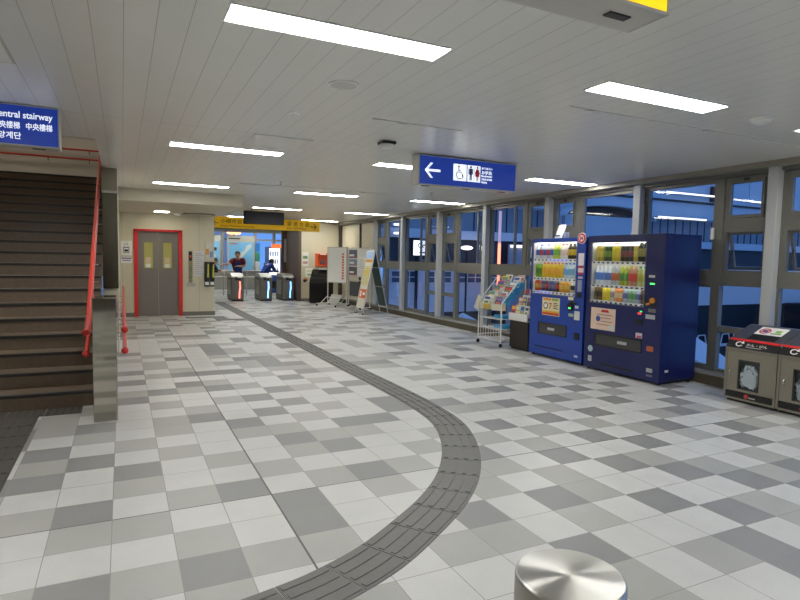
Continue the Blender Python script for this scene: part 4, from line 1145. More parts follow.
MB().cyl((1.14, -.03, 1.05), (1.14, 0, 1.05), .035, 18).build('coin_knob', pal(206, 130, 50), vr, bevel=.004); plate(vr, 'coin_plate', 1.02, 1.19, .975, 1.075, M_black, .006); MB().tube([(1.05, -.012, .995), (1.1, -.016, 1.01)], .014, 8).build('return_lever', pal(206, 130, 50), vr)
plate(vr, 'bill_slot', 1.08, 1.19, .9, .945, pal(110, 110, 112), .01); plate(vr, 'sticker', 1.04, 1.18, .815, .87, pal(176, 176, 180))
plate(vr, 'card_reader', .9, .99, .73, .8, M_black, .01); plate(vr, 'red_lamp', .92, .97, .86, .88, mat('red_glow', (230, 50, 50), .4, emit=1.5), .006); plate(vr, 'green_lamp', .95, .98, .89, .905, mat('green_glow', (60, 220, 110), .4, emit=1.5), .006)
plate(vr, 'sticker', .9, 1.0, .555, .62, pal(196, 190, 206)); plate(vr, 'sticker', .92, .99, .56, .585, pal(180, 60, 70), .006); plate(vr, 'orange_sticker', 1.08, 1.18, .41, .475, pal(176, 92, 50)); plate(vr, 'sticker', 1.09, 1.18, .145, .195, pal(170, 170, 172)); plate(vr, 'sticker', 1.09, 1.18, .09, .115, pal(110, 110, 130))
MB().cyl((.12, -.004, .3), (.12, 0, .3), .045, 22).build('round_sticker', pal(170, 196, 196), vr); plate(vr, 'sticker', .085, .15, .12, .2, pal(170, 174, 184))
plate(vr, 'kick_shade_strip', .3, .9, .1, .125, M_black, .002)  # flat black strip painted as the shade of a recess
B(W_ * 0 + 1.279, 1.283, .1, .16, .16, .19).build('side_sticker', pal(190, 190, 190), vr)

# card stand on the lighter machine
r = thing('card_sign', 'white tilted card standing on top of the lighter blue vending machine', 'sign', (6.05, 6.92, 1.87), -PI / 2)
MB().hexa([(-.09, 0, 0), (.07, 0, 0), (.07, .012, 0), (-.09, .012, 0)], [(-.04, .05, .21), (.12, .05, .21), (.12, .062, .21), (-.04, .062, .21)]).build('card', M_paper, r)
MB().hexa([(-.07, -.002, .03), (.03, -.002, .03), (.03, .001, .03), (-.07, .001, .03)], [(-.066, .002, .05), (.034, .002, .05), (.034, .006, .05), (-.066, .006, .05)]).build('print', pal(60, 70, 110), r)
MB().box(.06, .13, .04, .1, 0, .09).build('stand_foot', pal(170, 170, 176), r, bevel=.004)

# ------------------------------------------------------------------ recycling bins
M_bin = mat('bin_taupe_steel', (136, 131, 118), 0.38, .35, noise=.06, nscale=30)
M_binlid = mat('bin_lid_grey', (66, 66, 72), .4)
def recycle_bin(yfar, label, sign, glyph):
    W, H = .565, .6
    r = thing('recycling_bin', label, 'recycling bin', (6.08, yfar, 0), -PI / 2)
    B(0, W, .03, .47, .04, H).build('body', M_bin, r)
    B(.02, W - .02, .04, .45, 0, .04).build('plinth', M_black, r)
    fr = MB().ring(0, W, .03, H, .022, 0, .03)
    fr.build('front_frame', M_bin, r)
    wx0, wx1, wz0, wz1 = .16, .38, .16, .47
    d = MB(); d.box(.026, wx0, .004, .024, .125, H - .028); d.box(wx1, W - .026, .004, .024, .125, H - .028)
    d.box(wx0, wx1, .004, .024, .125, wz0); d.box(wx0, wx1, .004, .024, wz1, H - .028)
    door = d.build('door', M_bin, r)
    MB().ring(wx0 - .008, wx1 + .008, wz0 - .008, wz1 + .008, .012, -.001, .006).build('window_rim', M_dark, door, bevel=.003)
    B(wx0, wx1, .012, .016, wz0, wz1).build('window_glass', M_glass, door)
    MB().tube([(.075, .004, .29), (.075, -.02, .295), (.075, -.02, .345), (.075, .004, .35)], .008, 8).build('handle', M_chrome, door, smooth=60)
    kp = B(.026, W - .026, .002, .024, .05, .118).build('kick_panel', M_black, r)
    MB().cyl((.26, -.002, .085), (.26, .002, .085), .024, 18).build('emblem', pal(200, 70, 60), kp)
    B(.29, .36, -.001, .002, .07, .082).build('emblem_print', pal(190, 186, 180), kp)
    # crumpled bag behind the window
    random.seed(int(yfar * 100))
    bm = bmesh.new(); bmesh.ops.create_icosphere(bm, subdivisions=4, radius=.1)
    for v in bm.verts:
        q = v.co.normalized()
        nv = mnoise.noise(q * 2.2 + Vector((yfar, 0, 0))) * .35 + mnoise.noise(q * 6 + Vector((0, yfar, 0))) * .22
        f = 1 + nv
        v.co = Vector((q.x * .102 * f + .27, max(min(q.y * .03 + nv * .02 + .021, .0248), .0163), (q.z * .15 if q.z > 0 else q.z * .1) * f + .27))
    me = bpy.data.meshes.new('plastic_bag'); bm.to_mesh(me); bm.free(); me.materials.append(mat('clear_bag', (206, 204, 202), .3)); me.shade_smooth()
    o = bpy.data.objects.new('plastic_bag', me); COL.objects.link(o); o.parent = r
    B(.15, .39, .0255, .0295, .15, .48).build('inner_liner', mat('bin_inside', (54, 52, 50), .6), r)
    # sloped top: front fascia, red line, sloped lid
    MB().prism([(0, H), (.0, H + .005), (.055, H + .085), (.12, H + .085), (.12, H)], 'x', 0, W).build('front_fascia', M_black, r)
    MB().prism([(.052, H + .078), (.048, H + .082), (.07, H + .1), (.076, H + .094)], 'x', 0, W).build('red_stripe', pal(216, 36, 36), r)
    lid = MB().prism([(.07, H), (.07, H + .094), (.40, H + .235), (.47, H + .235), (.47, H)], 'x', .0, W).build('lid', M_binlid, r)
    B(W - .003, W + .002, .05, .47, H, H + .1).build('lid_seam', pal(150, 150, 150), r)
    def sl(x, t, off=.0):   # point on the lid slope, t in 0..1
        a = Vector((.07, H + .094)); c = Vector((.40, H + .235)); q = a.lerp(c, t)
        nn = Vector((-(c.y - a.y), c.x - a.x)).normalized()
        return (x, q.x + nn.x * off, q.y + nn.y * off)
    def slab(x0, x1, t0, t1, o0, o1):
        return MB().hexa([sl(x0, t0, o0), sl(x1, t0, o0), sl(x1, t1, o0), sl(x0, t1, o0)], [sl(x0, t0, o1), sl(x1, t0, o1), sl(x1, t1, o1), sl(x0, t1, o1)])
    slab(.17, .46, .08, .42, -.001, .002).build('bin_opening', mat('opening_black', (8, 8, 9), .7), lid)
    if sign:
        s = slab(.17, .46, .44, .92, .0, .004).build('lid_sign', M_paper, r)
        c = Vector(sl(.25, .66, .004)); u = Vector((1, 0, 0)); v2 = (Vector(sl(0, 1)) - Vector(sl(0, 0))).normalized(); n2 = Vector((0, -.393, .92))
        ring_ = MB(); N = 24
        for k in range(N):
            a0, a1 = 2 * PI * k / N, 2 * PI * (k + 1) / N
            def P(a, rr, o): return c + (u * math.cos(a) + v2 * math.sin(a)) * rr + n2 * o
            ring_.hexa([P(a0, .045, 0), P(a1, .045, 0), P(a1, .06, 0), P(a0, .06, 0)], [P(a0, .045, .003), P(a1, .045, .003), P(a1, .06, .003), P(a0, .06, .003)])
        dd = (u + v2).normalized(); ee = (u - v2).normalized()
        ring_.hexa([c - dd * .05 - ee * .007, c + dd * .05 - ee * .007, c + dd * .05 + ee * .007, c - dd * .05 + ee * .007], [q + n2 * .003 for q in (c - dd * .05 - ee * .007, c + dd * .05 - ee * .007, c + dd * .05 + ee * .007, c - dd * .05 + ee * .007)])
        ring_.build('prohibition_ring', pal(196, 50, 60), s)
        slab(.22, .28, .58, .74, .004, .0055).build('pictogram', pal(60, 70, 130), s)
        slab(.36, .42, .6, .76, .004, .006).build('green_print', pal(150, 190, 70), s); slab(.33, .44, .52, .57, .004, .006).build('print', pal(120, 150, 90), s)
    # fascia icon and lettering (front fascia slopes back)
    fx = math.atan2(.055, .08)
    g = MB()
    def fa(x, t, o): return (x, .055 * t - .0045 * o, H + .005 + .08 * t + .003 * o)
    for k in range(10):
        a0, a1 = RAD(40 + 30 * k), RAD(40 + 30 * (k + 1))
        def Q(a, rr, o): return fa(.135 + math.cos(a) * rr * 1.3, .5 + math.sin(a) * rr / .095, o)
        g.hexa([Q(a0, .022, 0), Q(a1, .022, 0), Q(a1, .031, 0), Q(a0, .031, 0)], [Q(a0, .022, .5), Q(a1, .022, .5), Q(a1, .031, .5), Q(a0, .031, .5)])
    g.hexa([fa(.155, .6, 0), fa(.185, .6, 0), fa(.175, .9, 0), fa(.165, .9, 0)], [fa(.155, .6, .5), fa(.185, .6, .5), fa(.175, .9, .5), fa(.165, .9, .5)])
    g.build('recycle_icon', M_paper, r)
    t_ = text('lettering', glyph, .06, M_paper, r, fa(.215, .38, .3), rot=(PI / 2 - fx, 0, 0), width=.22, height=.032)
    MB().hexa([fa(.215, .16, 0), fa(.385, .16, 0), fa(.385, .27, 0), fa(.215, .27, 0)], [fa(.215, .16, .4), fa(.385, .16, .4), fa(.385, .27, .4), fa(.215, .27, .4)]).build('print', pal(150, 150, 150), r)
    return r
recycle_bin(4.13, 'taupe recycling bin with a prohibition sign on its lid, left of the pair', True, 'かん・びん')
recycle_bin(3.555, 'taupe recycling bin cut by the right edge of the frame', False, 'ペット')

# ------------------------------------------------------------------ magazine rack
M_wire = mat('white_wire', (228, 226, 220), .4)
r = thing('magazine_rack', 'white wire magazine rack on casters with rising tiers', 'magazine rack', (5.91, 8.83, 0), -PI / 2)
RW, RD = .70, .52
def tier(k): return .08 + .095 * k, .74 + .09 * k       # (depth, height) of each tier lip
for x in (0, RW):
    MB().tube([(x, 0, .06), (x, 0, .76), (x, .40, 1.22), (x, .47, 1.22), (x, .50, 1.16), (x, .50, .06)], .011, 10).build('side_frame', M_wire, r, smooth=50)
    MB().tube([(x, 0, .16), (x, .5, .16)], .008, 8).build('side_rail', M_wire, r)
    for y in (0, .5):
        c = MB(); c.cyl((x - .012, y, .03), (x + .012, y, .03), .03, 14)
        c.box(x - .014, x + .014, y - .01, y + .012, .03, .07)
        c.build('caster', M_rubber, r)
mb = MB()
for y in (0, .5): mb.tube([(0, y, .1), (RW, y, .1)], .008, 8)
for z in (.1, .3, .48):
    for y in (.0, .12, .25, .38, .5): mb.tube([(0, y, z), (RW, y, z)], .005, 6)
    for x in (.08, .16, .24, .32, .40, .48, .56, .64): mb.tube([(x, 0, z), (x, .5, z)], .004, 6)
mb.build('wire_basket', M_wire, r)
mb = MB()
for x in [.0 + .08 * k for k in range(9)] + [.68]: mb.tube([(x, 0, .1), (x, 0, .36)], .004, 6)
mb.build('wire_front', M_wire, r)
M_cream_tray = mat('cream_tray', (218, 212, 186), .5)
M_bluetray = mat('sky_blue_tray', (60, 160, 214), .45)
for k in range(5):
    y, z = tier(k)
    for q, x in enumerate((.0, .37)):
        if q == 0 or k == 0: m = M_cream_tray
        else: m = M_bluetray
        mb = MB(); mb.box(x + .01, x + .30, y - .07, y - .062, z - .1, z + .005); mb.box(x + .01, x + .018, y - .062, y + .03, z - .1, z + .03); mb.box(x + .292, x + .30, y - .062, y + .03, z - .1, z + .03); mb.box(x + .01, x + .3, y - .07, y + .03, z - .105, z - .1)
        mb.build('tray', m, r)
B(.16, .32, -.004, .012, .64, .73).build('yellow_tag', pal(214, 178, 70), r)
for z in (.17, .35): B(.37, .65, .08, .4, z + .14, z + .17 + .03).build('blue_tray', M_bluetray, r, bevel=.008)
MB().prism([(-.12, .64), (.0, .60), (.08, .86), (.02, .89), (-.03, .80)], 'y', -.03, -.02).build('side_pocket', M_cream_tray, r)
mags = [((214, 120, 60), 'orange'), ((230, 228, 222), 'white'), ((60, 90, 160), 'blue'), ((120, 170, 200), 'pale blue'), ((206, 60, 50), 'red'), ((226, 200, 60), 'yellow'), ((110, 150, 90), 'green'), ((90, 84, 90), 'dark grey'), ((200, 190, 176), 'beige'), ((150, 110, 150), 'purple')]
seen = {}
def magazine(root, x, y, z, w, h, col, label, grp, tilt=.32, band=None):
    rx = ROOTS[root.name]
    p = rx @ Vector((x, y, z))
    r_ = thing('magazine', label, 'magazine', p, -PI / 2 + rng.uniform(-.05, .05), grp)
    s, c = math.sin(tilt), math.cos(tilt)
    def pt(u, v, d): return (u, v * s + d * c, v * c - d * s)
    def sl2(u0, u1, v0, v1, d0, d1):
        return MB().hexa([pt(u0, v0, d0), pt(u1, v0, d0), pt(u1, v0, d1), pt(u0, v0, d1)], [pt(u0, v1, d0), pt(u1, v1, d0), pt(u1, v1, d1), pt(u0, v1, d1)])
    sl2(0, w, 0, h, .0015, .009).build('pages', M_paper, r_)
    sl2(0, w, 0, h, 0, .0015).build('cover', pal(*col), r_)
    bc = band or rng.choice(mags)[0]
    sl2(w * .08, w * .9, h * .72, h * .92, -.001, 0).build('title_band', pal(*bc), r_)
    sl2(w * .15, w * .8, h * .2, h * .6, -.001, 0).build('cover_picture', pal(*rng.choice(mags)[0]), r_)
tn = ['lowest', 'second', 'middle', 'fourth', 'top']
plan = [['white', 'blue'], ['pale blue', 'white'], ['blue', 'dark grey'], ['red', 'pale blue'], ['yellow', 'white']]
names = dict((n, c) for c, n in mags)
for k in range(5):
    y, z = tier(k)
    for q, x in enumerate((.03, .39)):
        for e in range(2):
            cn_ = plan[k][q] if e == 0 else ['beige', 'orange', 'green', 'purple', 'white'][(k + q) % 5]
            lb = '%s magazine on the %s tier of the white rack, %s pocket, %s' % (cn_, tn[k], ['far', 'near'][q], ['front', 'behind'][e])
            magazine(r, x + .06 * e, y - .045 + .03 * e, z - .098, .2, .27 if e else .24, names[cn_], lb, 'magazines on the white wire rack')

# black leaflet stand
r = thing('leaflet_stand', 'black leaflet stand with white trays beside the lighter vending machine', 'leaflet stand', (6.06, 8.08, 0), -PI / 2)
M_blackwood = mat('black_board', (40, 33, 29), .5)
B(.0, .5, .0, .45, .03, .55).build('cabinet', M_blackwood, r, bevel=.006)
B(.02, .48, .02, .43, .0, .03).build('plinth', M_black, r)
mb = MB(); mb.box(-.0, .5, -.03, .0, .5, .62); mb.box(0, .5, -.03, .12, .495, .51); mb.box(0, .5, .12, .13, .51, .75); mb.box(0, .5, .26, .27, .51, .92)
mb.build('white_tray', M_white, r)
pts = [(.0, .55)] + [(.0, 1.1)] + [(.25 - .25 * math.cos(RAD(a)), 1.1 + .2 * math.sin(RAD(a))) for a in range(15, 180, 15)] + [(.5, 1.1), (.5, .55)]
MB().prism(pts, 'y', .40, .43).build('back_panel', M_black, r)
for k in range(3):
    for q in range(4):
        cn_ = ['red', 'yellow', 'pale blue', 'white', 'orange', 'blue', 'dark grey', 'green', 'purple', 'beige', 'white', 'red'][k * 4 + q]
        magazine(r, .02 + .12 * q, -.018 + .14 * k, .512 + .14 * k if k else .515, .1, .24, names[cn_], '%s leaflet in the %s row of the black stand, %s from its far side' % (cn_, ['front', 'middle', 'back'][k], ['first', 'second', 'third', 'fourth'][q]), 'leaflets on the black stand', tilt=.2)

# ------------------------------------------------------------------ boards near the end wall
M_alu = mat('pale_aluminium', (196, 196, 192), .38, .3)
r = thing('whiteboard', 'white board on a wheeled stand with a red printed strip', 'whiteboard', (5.86, 17.35, 0), math.atan2(-.72, .36))
BW = .80
B(0, BW, 0, .03, .74, 1.82).build('panel', mat('board_white', (236, 236, 232), .35), r)
MB().ring(-.02, BW + .02, .72, 1.84, .025, -.006, .036).build('frame', M_alu, r)
for x in (0, BW):
    MB().tube([(x, .015, .08), (x, .015, .74)], .018, 10).build('post', M_alu, r)
    MB().tube([(x, -.48, .07), (x, .10, .07)], .02, 10).build('foot', M_alu, r)
    MB().tube([(x, -.3, .08), (x, .015, .3)], .012, 8).build('brace', M_alu, r)
    for y in (-.46, .09):
        c = MB(); c.cyl((x - .014, y, .03), (x + .014, y, .03), .03, 14); c.box(x - .016, x + .016, y - .012, y + .012, .03, .07); c.build('caster', M_rubber, r)
MB().tube([(0, .015, .25), (BW, .015, .25)], .014, 8).build('cross_bar', M_alu, r)
st = B(BW * .72, BW * .92, -.004, .0, .80, 1.70).build('paper_strip', M_paper, r)
mb = MB()
for k in range(10): mb.box(BW * .76 + .01 * (k % 2), BW * .88, -.006, -.004, .84 + .083 * k, .895 + .083 * k)
mb.build('red_print', pal(214, 100, 86), st)
r = thing('display_board', 'wide display board with posters standing before the cream panels', 'display board', (6.40, 16.95, 0), math.atan2(-1.45, .12))
BW = 1.46
B(0, BW, 0, .03, .95, 1.80).build('panel', mat('display_grey', (224, 224, 220), .4), r)
MB().ring(-.02, BW + .02, .93, 1.82, .025, -.006, .036).build('frame', M_alu, r)
for x in (0, BW):
    MB().tube([(x, .015, .06), (x, .015, .95)], .018, 10).build('post', M_alu, r)
    MB().tube([(x, -.32, .06), (x, .06, .06)], .018, 10).build('foot', M_alu, r)
    for y in (-.3, .05):
        c = MB(); c.cyl((x - .014, y, .03), (x + .014, y, .03), .03, 14); c.build('caster', M_rubber, r)
for z in (.3, .83): MB().tube([(0, .015, z), (BW, .015, z)], .016, 8).build('cross_bar', M_alu, r)
for k, (x0, x1, z0, z1, c) in enumerate([(.06, .62, 1.5, 1.76, (84, 92, 120)), (.06, .62, 1.27, 1.47, (120, 140, 170)), (.06, .62, .98, 1.24, (90, 90, 100))]):
    p = B(x0, x1, -.004, 0, z0, z1).build('poster', pal(*c), r)
    B(x0 + .04, x1 - .2, -.006, -.004, z0 + .06, z0 + .12).build('white_print', M_paper, p); B(x0 + .04, x1 - .04, -.006, -.004, z0 + .01, z0 + .03).build('red_print', pal(200, 80, 80), p)
p = B(.75, 1.1, -.004, 0, 1.15, 1.55).build('paper_sheet', M_paper, r)
mb = MB(); [mb.box(.78, 1.06, -.006, -.004, 1.2 + .05 * k, 1.212 + .05 * k) for k in range(6)]; mb.build('print', pal(150, 150, 156), p)
B(.1, .75, .012, .02, .33, .78).build('lower_panel', mat('easel_dark', (74, 80, 82), .6), r)
r = thing('leaning_panel', 'pale grey flat panel leaning at the foot of the wheeled whiteboard', 'panel', (5.98, 17.55, 0), RAD(-62))
MB().hexa([(0, -.12, 0), (.45, -.12, 0), (.45, -.1, 0), (0, -.1, 0)], [(.05, .06, .32), (.5, .06, .32), (.5, .08, .33), (.05, .08, .33)]).build('panel', pal(176, 176, 170), r, bevel=.004)

# A board
r = thing('sandwich_board', 'tall white folding sandwich board sign with printed pictures', 'sandwich board', (5.74, 14.62, 0), -PI / 2)
AW, TH = .56, 1.72
def fpt(x, t, off=0.0):   # point on the front face, t 0 bottom 1 top
    return (x, .0 + .34 * t - off, .02 + TH * t + off * .2)
def fslab(x0, x1, t0, t1, o0, o1):
    return MB().hexa([fpt(x0, t0, o0), fpt(x1, t0, o0), fpt(x1, t1, o0), fpt(x0, t1, o0)], [fpt(x0, t0, o1), fpt(x1, t0, o1), fpt(x1, t1, o1), fpt(x0, t1, o1)])
fp = fslab(.03, AW - .03, .08, .99, -.008, .008).build('front_panel', mat('poster_paper', (226, 222, 206), .5), r)
for x in (.012, AW - .012):
    MB().tube([fpt(x, 0), fpt(x, 1)], .014, 8).build('leg', M_alu, r)
    MB().tube([(x, .34, .02 + TH), (x, .74, .0 + .02)], .014, 8).build('leg', M_alu, r)
for t in (.05, 1.0): MB().tube([fpt(.012, t), fpt(AW - .012, t)], .012, 8).build('cross_bar', M_alu, r)
for t, nm in ((.1, 'back_bar'), (.42, 'back_bar'), (.72, 'back_bar')):
    MB().tube([(.012, .74 - .4 * t, .02 + TH * t), (AW - .012, .74 - .4 * t, .02 + TH * t)], .012, 8).build(nm, M_alu, r)
def bpt(x, t, o=0): return (x, .74 - .4 * t + o, .02 + TH * t)
MB().hexa([bpt(.03, .12, -.005), bpt(AW - .03, .12, -.005), bpt(AW - .03, .97, -.005), bpt(.03, .97, -.005)], [bpt(.03, .12, .005), bpt(AW - .03, .12, .005), bpt(AW - .03, .97, .005), bpt(.03, .97, .005)]).build('back_panel', mat('green_board', (62, 86, 82), .6), r)
for nm, a in (('sky_picture', (.05, .51, .86, .97, (150, 184, 220))), ('orange_heading', (.05, .51, .80, .845, (224, 160, 70))), ('map_print', (.06, .48, .44, .74, (214, 206, 150))), ('orange_panel', (.05, .51, .24, .38, (222, 110, 50))), ('yellow_print', (.1, .42, .6, .68, (226, 200, 90)))):
    fslab(a[0], a[1], a[2], a[3], .008, .0095 if nm != 'yellow_print' else .011).build(nm, pal(*a[4]), fp)
mb = fslab(.1, .2, .26, .35, .0095, .011); mb2 = fslab(.28, .46, .29, .33, .0095, .011); mb.add(mb2.v, mb2.f); mb.build('white_print', M_paper, fp)
mb = MB()
for k in range(9):
    q = fslab(.08 + .045 * ((k * 5) % 9), .1 + .045 * ((k * 5) % 9), .46 + .03 * k, .475 + .03 * k, .0095, .012); mb.add(q.v, q.f)
mb.build('print', pal(90, 100, 120), fp)
for x in (.012, AW - .012):
    MB().cyl((x - .012, .0, .02), (x + .012, .0, .02), .02, 10).build('caster', M_rubber, r)

# black stand by the end wall
r = thing('ticket_stand', 'black writing stand with a raised back before the cream end wall', 'stand', (5.5, 18.15, 0), RAD(-32))
M_bs = mat('black_stand', (34, 32, 31), .8, spec=.2)
mb = MB(); mb.prism([(0, 0.02), (.62, .02), (.62, 1.1), (.40, 1.1), (.30, 1.02), (.06, .78), (0, .66)], 'x', 0, .66)
mb.build('body', M_bs, r, bevel=.006)
B(.05, .6, -.008, .0, .1, .56).build('front_door', mat('black_door', (26, 25, 25), .75, spec=.2), r, bevel=.004)
B(.06, .6, .14, .16, .86, .9).build('shelf_lip', M_black, r)
B(.02, .64, .02, .6, 0, .02).build('plinth', M_black, r)
r = thing('paper_stack', 'stack of white paper lying on the black writing stand', 'papers', (5.98, 18.22, 1.1), RAD(-32))
B(-.12, .12, -.08, .08, 0, .06).build('papers', M_paper, r)
r = thing('hand_sanitizer', 'small orange topped box on the wall shelf left of the black stand', 'box', (5.60, 18.92, .70))
B(-.06, .06, -.02, .07, 0, .05).build('tray', M_dark, r); B(-.05, .05, -.01, .06, .05, .11).build('carton', pal(220, 150, 90), r)
B(-.05, .05, .07, .078, -.05, .05).build('bracket', M_dark, r)

# ------------------------------------------------------------------ bollard
bm_ = bpy.data.materials.new('spun_steel'); bm_.use_nodes = True; nt = bm_.node_tree; b = nt.nodes['Principled BSDF']
b.inputs['Base Color'].default_value = (*hexc(188, 187, 182), 1); b.inputs['Metallic'].default_value = 1; b.inputs['Roughness'].default_value = .32
b.inputs['Anisotropic'].default_value = .95; b.inputs['Anisotropic Rotation'].default_value = .25
tg = nt.nodes.new('ShaderNodeTangent'); tg.direction_type = 'RADIAL'; tg.axis = 'Z'
nt.links.new(tg.outputs[0], b.inputs['Tangent'])
r = thing('bollard', 'round brushed steel bollard cut by the bottom edge of the frame', 'bollard', (1.025, 1.078, 0))
R_, HB = .139, .70
MB().lathe([(R_ - .006, HB), (R_ - .006, HB + .0004), (.0005, HB + .0006)], n=96).build('top_disc', bm_, r, smooth=30)
MB().lathe([(R_, .02), (R_, HB - .008), (R_ - .0025, HB - .002), (R_ - .006, HB), (R_ - .03, HB - .0005)], n=96).build('shaft', M_steel, r, smooth=40)
MB().lathe([(R_ + .02, 0), (R_ + .02, .012), (R_ + .002, .03), (R_ - .01, .03)], n=64).build('base_ring', M_steel, r, smooth=40)

# ------------------------------------------------------------------ outside
M_fac = mat('outside_pale_wall', (214, 216, 220), .7, noise=.05, nscale=2)
M_fac2 = mat('outside_lilac_wall', (238, 220, 214), .7, noise=.05, nscale=2)
M_odark = mat('outside_dark', (30, 30, 34), .6)
M_ogrey = mat('outside_grey_wall', (150, 154, 162), .7)
M_oroof = mat('outside_roof', (214, 220, 226), .55)
M_otube = mat('outside_tube', (255, 250, 240), .4, emit=1.6, emit_rgb=(255, 246, 230))
struct('ground_outside', B(7.05, 60, -20, 80, -6.2, -6.0), mat('asphalt', (52, 52, 56), .8), 'dark ground outside far below the windows', 'ground')
r = thing('station_bridge', 'blue dusk lit station building with roof bands and railing outside the windows', 'building', (24, 18, -6))
XA_, XB_ = 7.7, 44.0
B(XA_, XB_, 17.0, 17.15, 4.25, 6.4).build('roof_fascia', M_fac, r, world=True)
B(XA_, XB_, 17.15, 22.0, 6.3, 6.4).build('roof', M_oroof, r, world=True)
B(XA_, XB_, 16.98, 17.2, 4.17, 4.25).build('roof_edge_line', M_odark, r, world=True)
B(XA_, XB_, 17.05, 17.2, 3.5, 4.17).build('upper_band', M_fac, r, world=True)
B(XA_, XB_, 17.25, 17.4, 2.5, 3.5).build('gallery_wall', M_ogrey, r, world=True)
B(XA_, XB_, 16.9, 17.4, 2.22, 2.52).build('deck_edge', M_fac, r, world=True)
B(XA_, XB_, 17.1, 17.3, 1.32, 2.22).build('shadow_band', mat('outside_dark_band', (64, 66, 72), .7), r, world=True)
B(XA_, XB_, 17.0, 17.2, -.28, 1.32).build('lower_wall', M_fac2, r, world=True)
B(XA_, XB_, 17.1, 17.3, -6, -.28).build('dark_wall', M_odark, r, world=True)
B(XA_, XB_, 16.9, 16.95, 3.38, 3.44).build('railing_top', mat('outside_rail', (150, 150, 150), .5), r, world=True)
bal = B(11.0, 11.035, 16.91, 16.94, 2.52, 3.4).build('baluster', M_odark, r, world=True)
for k in range(1, 44):
    c = bal.copy(); COL.objects.link(c); c.location.x = .46 * k
for k in range(5):
    x = 7.9 + 1.3 * k
    wn = B(x, x + 1.0, 16.98, 17.0, .72, 1.12).build('window', mat('outside_window', (60, 70, 96), .3), r, world=True)
    mb = MB(); [mb.box(x - .01, x + 1.01, 16.965, 16.985, z, z + .03) for z in (.71, .9, 1.1)]; [mb.box(x + a, x + a + .03, 16.965, 16.985, .71, 1.12) for a in (.0, .33, .66, .98)]
    mb.build('window_bars', M_fac2, wn, world=True)
B(23.3, 24.5, 16.86, 17.0, 4.3, 4.95).build('lamp_box', M_odark, r, world=True)
MB().sphere((23.6, 16.83, 4.8), .05, 10, 6).build('warning_lamp', mat('red_lamp_out', (255, 40, 50), .4, emit=8), r, world=True)
for k in range(8): B(18.2 + 2.6 * k, 18.22 + 2.6 * k, 16.985, 17.0, 4.6, 6.3).build('roof_seam', M_ogrey, r, world=True)
for x0, x1, z, lb in [(20.4, 23.5, 4.52, 'long lit tube under the roof edge outside, above the navy machine'), (20.0, 22.95, 3.47, 'lit tube over the outside railing, just above the navy machine'), (17.5, 18.6, 3.45, 'lit tube under the arched canopy outside, above the card sign'),
                      (16.4, 17.15, 2.7, 'short lit tube outside, low in the window right of the card sign'), (25.9, 27.3, 4.46, 'lit tube outside seen through the small top window above the bins'), (7.92, 8.2, 2.62, 'lit tube outside the farthest bay, upper of two'), (7.92, 8.2, 2.34, 'lit tube outside the farthest bay, lower of two')]:
    o = thing('tube_lamp', lb, 'lamp', ((x0 + x1) / 2, 16.85, z))
    B(x0, x1, 16.82, 16.86, z - .03, z + .03).build('tube', M_otube, o, world=True); B(x0 - .04, x1 + .04, 16.86, 16.89, z - .045, z + .045).build('fitting', M_fac, o, world=True)
    for x in (x0 + .05, x1 - .05): B(x - .02, x + .02, 16.89, 17.06 if z > 2.6 and z < 4.2 else 17.0, z - .02, z + .02).build('bracket', M_ogrey, o, world=True)
# arched canopy in front of the roof band
r = thing('arched_canopy', 'pale arched canopy outside above the two blue vending machines', 'canopy', (16.9, 16.5, 3.2))
def arcp(rx, rz, z0, n=18): return [(16.9 + rx * math.cos(PI * k / n), z0 + rz * math.sin(PI * k / n)) for k in range(n + 1)]
def arc_strip(o_, i_, ya, yb):
    mb = MB()
    for k in range(len(o_) - 1):
        q = [o_[k], o_[k + 1], i_[k + 1], i_[k]]
        mb.hexa([(x, ya, z) for x, z in q], [(x, yb, z) for x, z in q])
    return mb
ao, ai, al = arcp(2.35, .56, 3.22), arcp(2.28, .47, 3.22), arcp(2.28, .16, 3.24)
arc_strip(ao, ai, 16.3, 16.78).build('arch_shell', M_fac, r, world=True)
arc_strip(ai, al, 16.7, 16.75).build('arch_recess_shade', M_odark, r, world=True)  # dark sheet painted in for the shaded recess under the arch
B(14.6, 19.2, 16.6, 16.7, 2.0, 3.3).build('arch_wall', M_fac, r, world=True)
for x in (14.7, 19.1): B(x - .06, x + .06, 16.55, 16.6, -6, 3.25).build('arch_post', M_ogrey, r, world=True)
# pyramid roof below
r = thing('pyramid_roof_house', 'low house outside with a pale pyramid roof below the windows past the rack', 'building', (9.4, 14.0, -6))
ap = (9.3, 14.75, -.08)
MB().add([(8.5, 13.3, -.85), (10.3, 13.3, -.85), (10.3, 16.2, -.85), (8.5, 16.2, -.85), ap], [(0, 1, 4), (1, 2, 4), (2, 3, 4), (3, 0, 4), (3, 2, 1, 0)]).build('roof', M_oroof, r, world=True)
B(8.65, 10.15, 13.45, 16.05, -6, -.86).build('house_wall', M_odark, r, world=True)
r = thing('sloped_roof_house', 'house outside with a pale sloping roof low between the navy machine and the bins', 'building', (8.6, 6.2, -6))
MB().prism([(3.9, -1.03), (7.5, .7), (7.5, .58), (3.9, -1.15)], 'x', 8.2, 8.9).build('roof_slab', M_oroof, r, world=True)
MB().prism([(4.1, -6), (7.4, -6), (7.4, .53), (4.1, -1.05)], 'x', 8.3, 8.8).build('house_wall', M_ogrey, r, world=True)
MB().tube([(8.15, 3.9, -.95), (8.15, 7.5, .0)], .015, 6).build('cable', M_odark, r, world=True)
r = thing('parking_railing', 'pale hooped bicycle railing outside in the dark behind the bins', 'railing', (23.5, 15.5, -6))
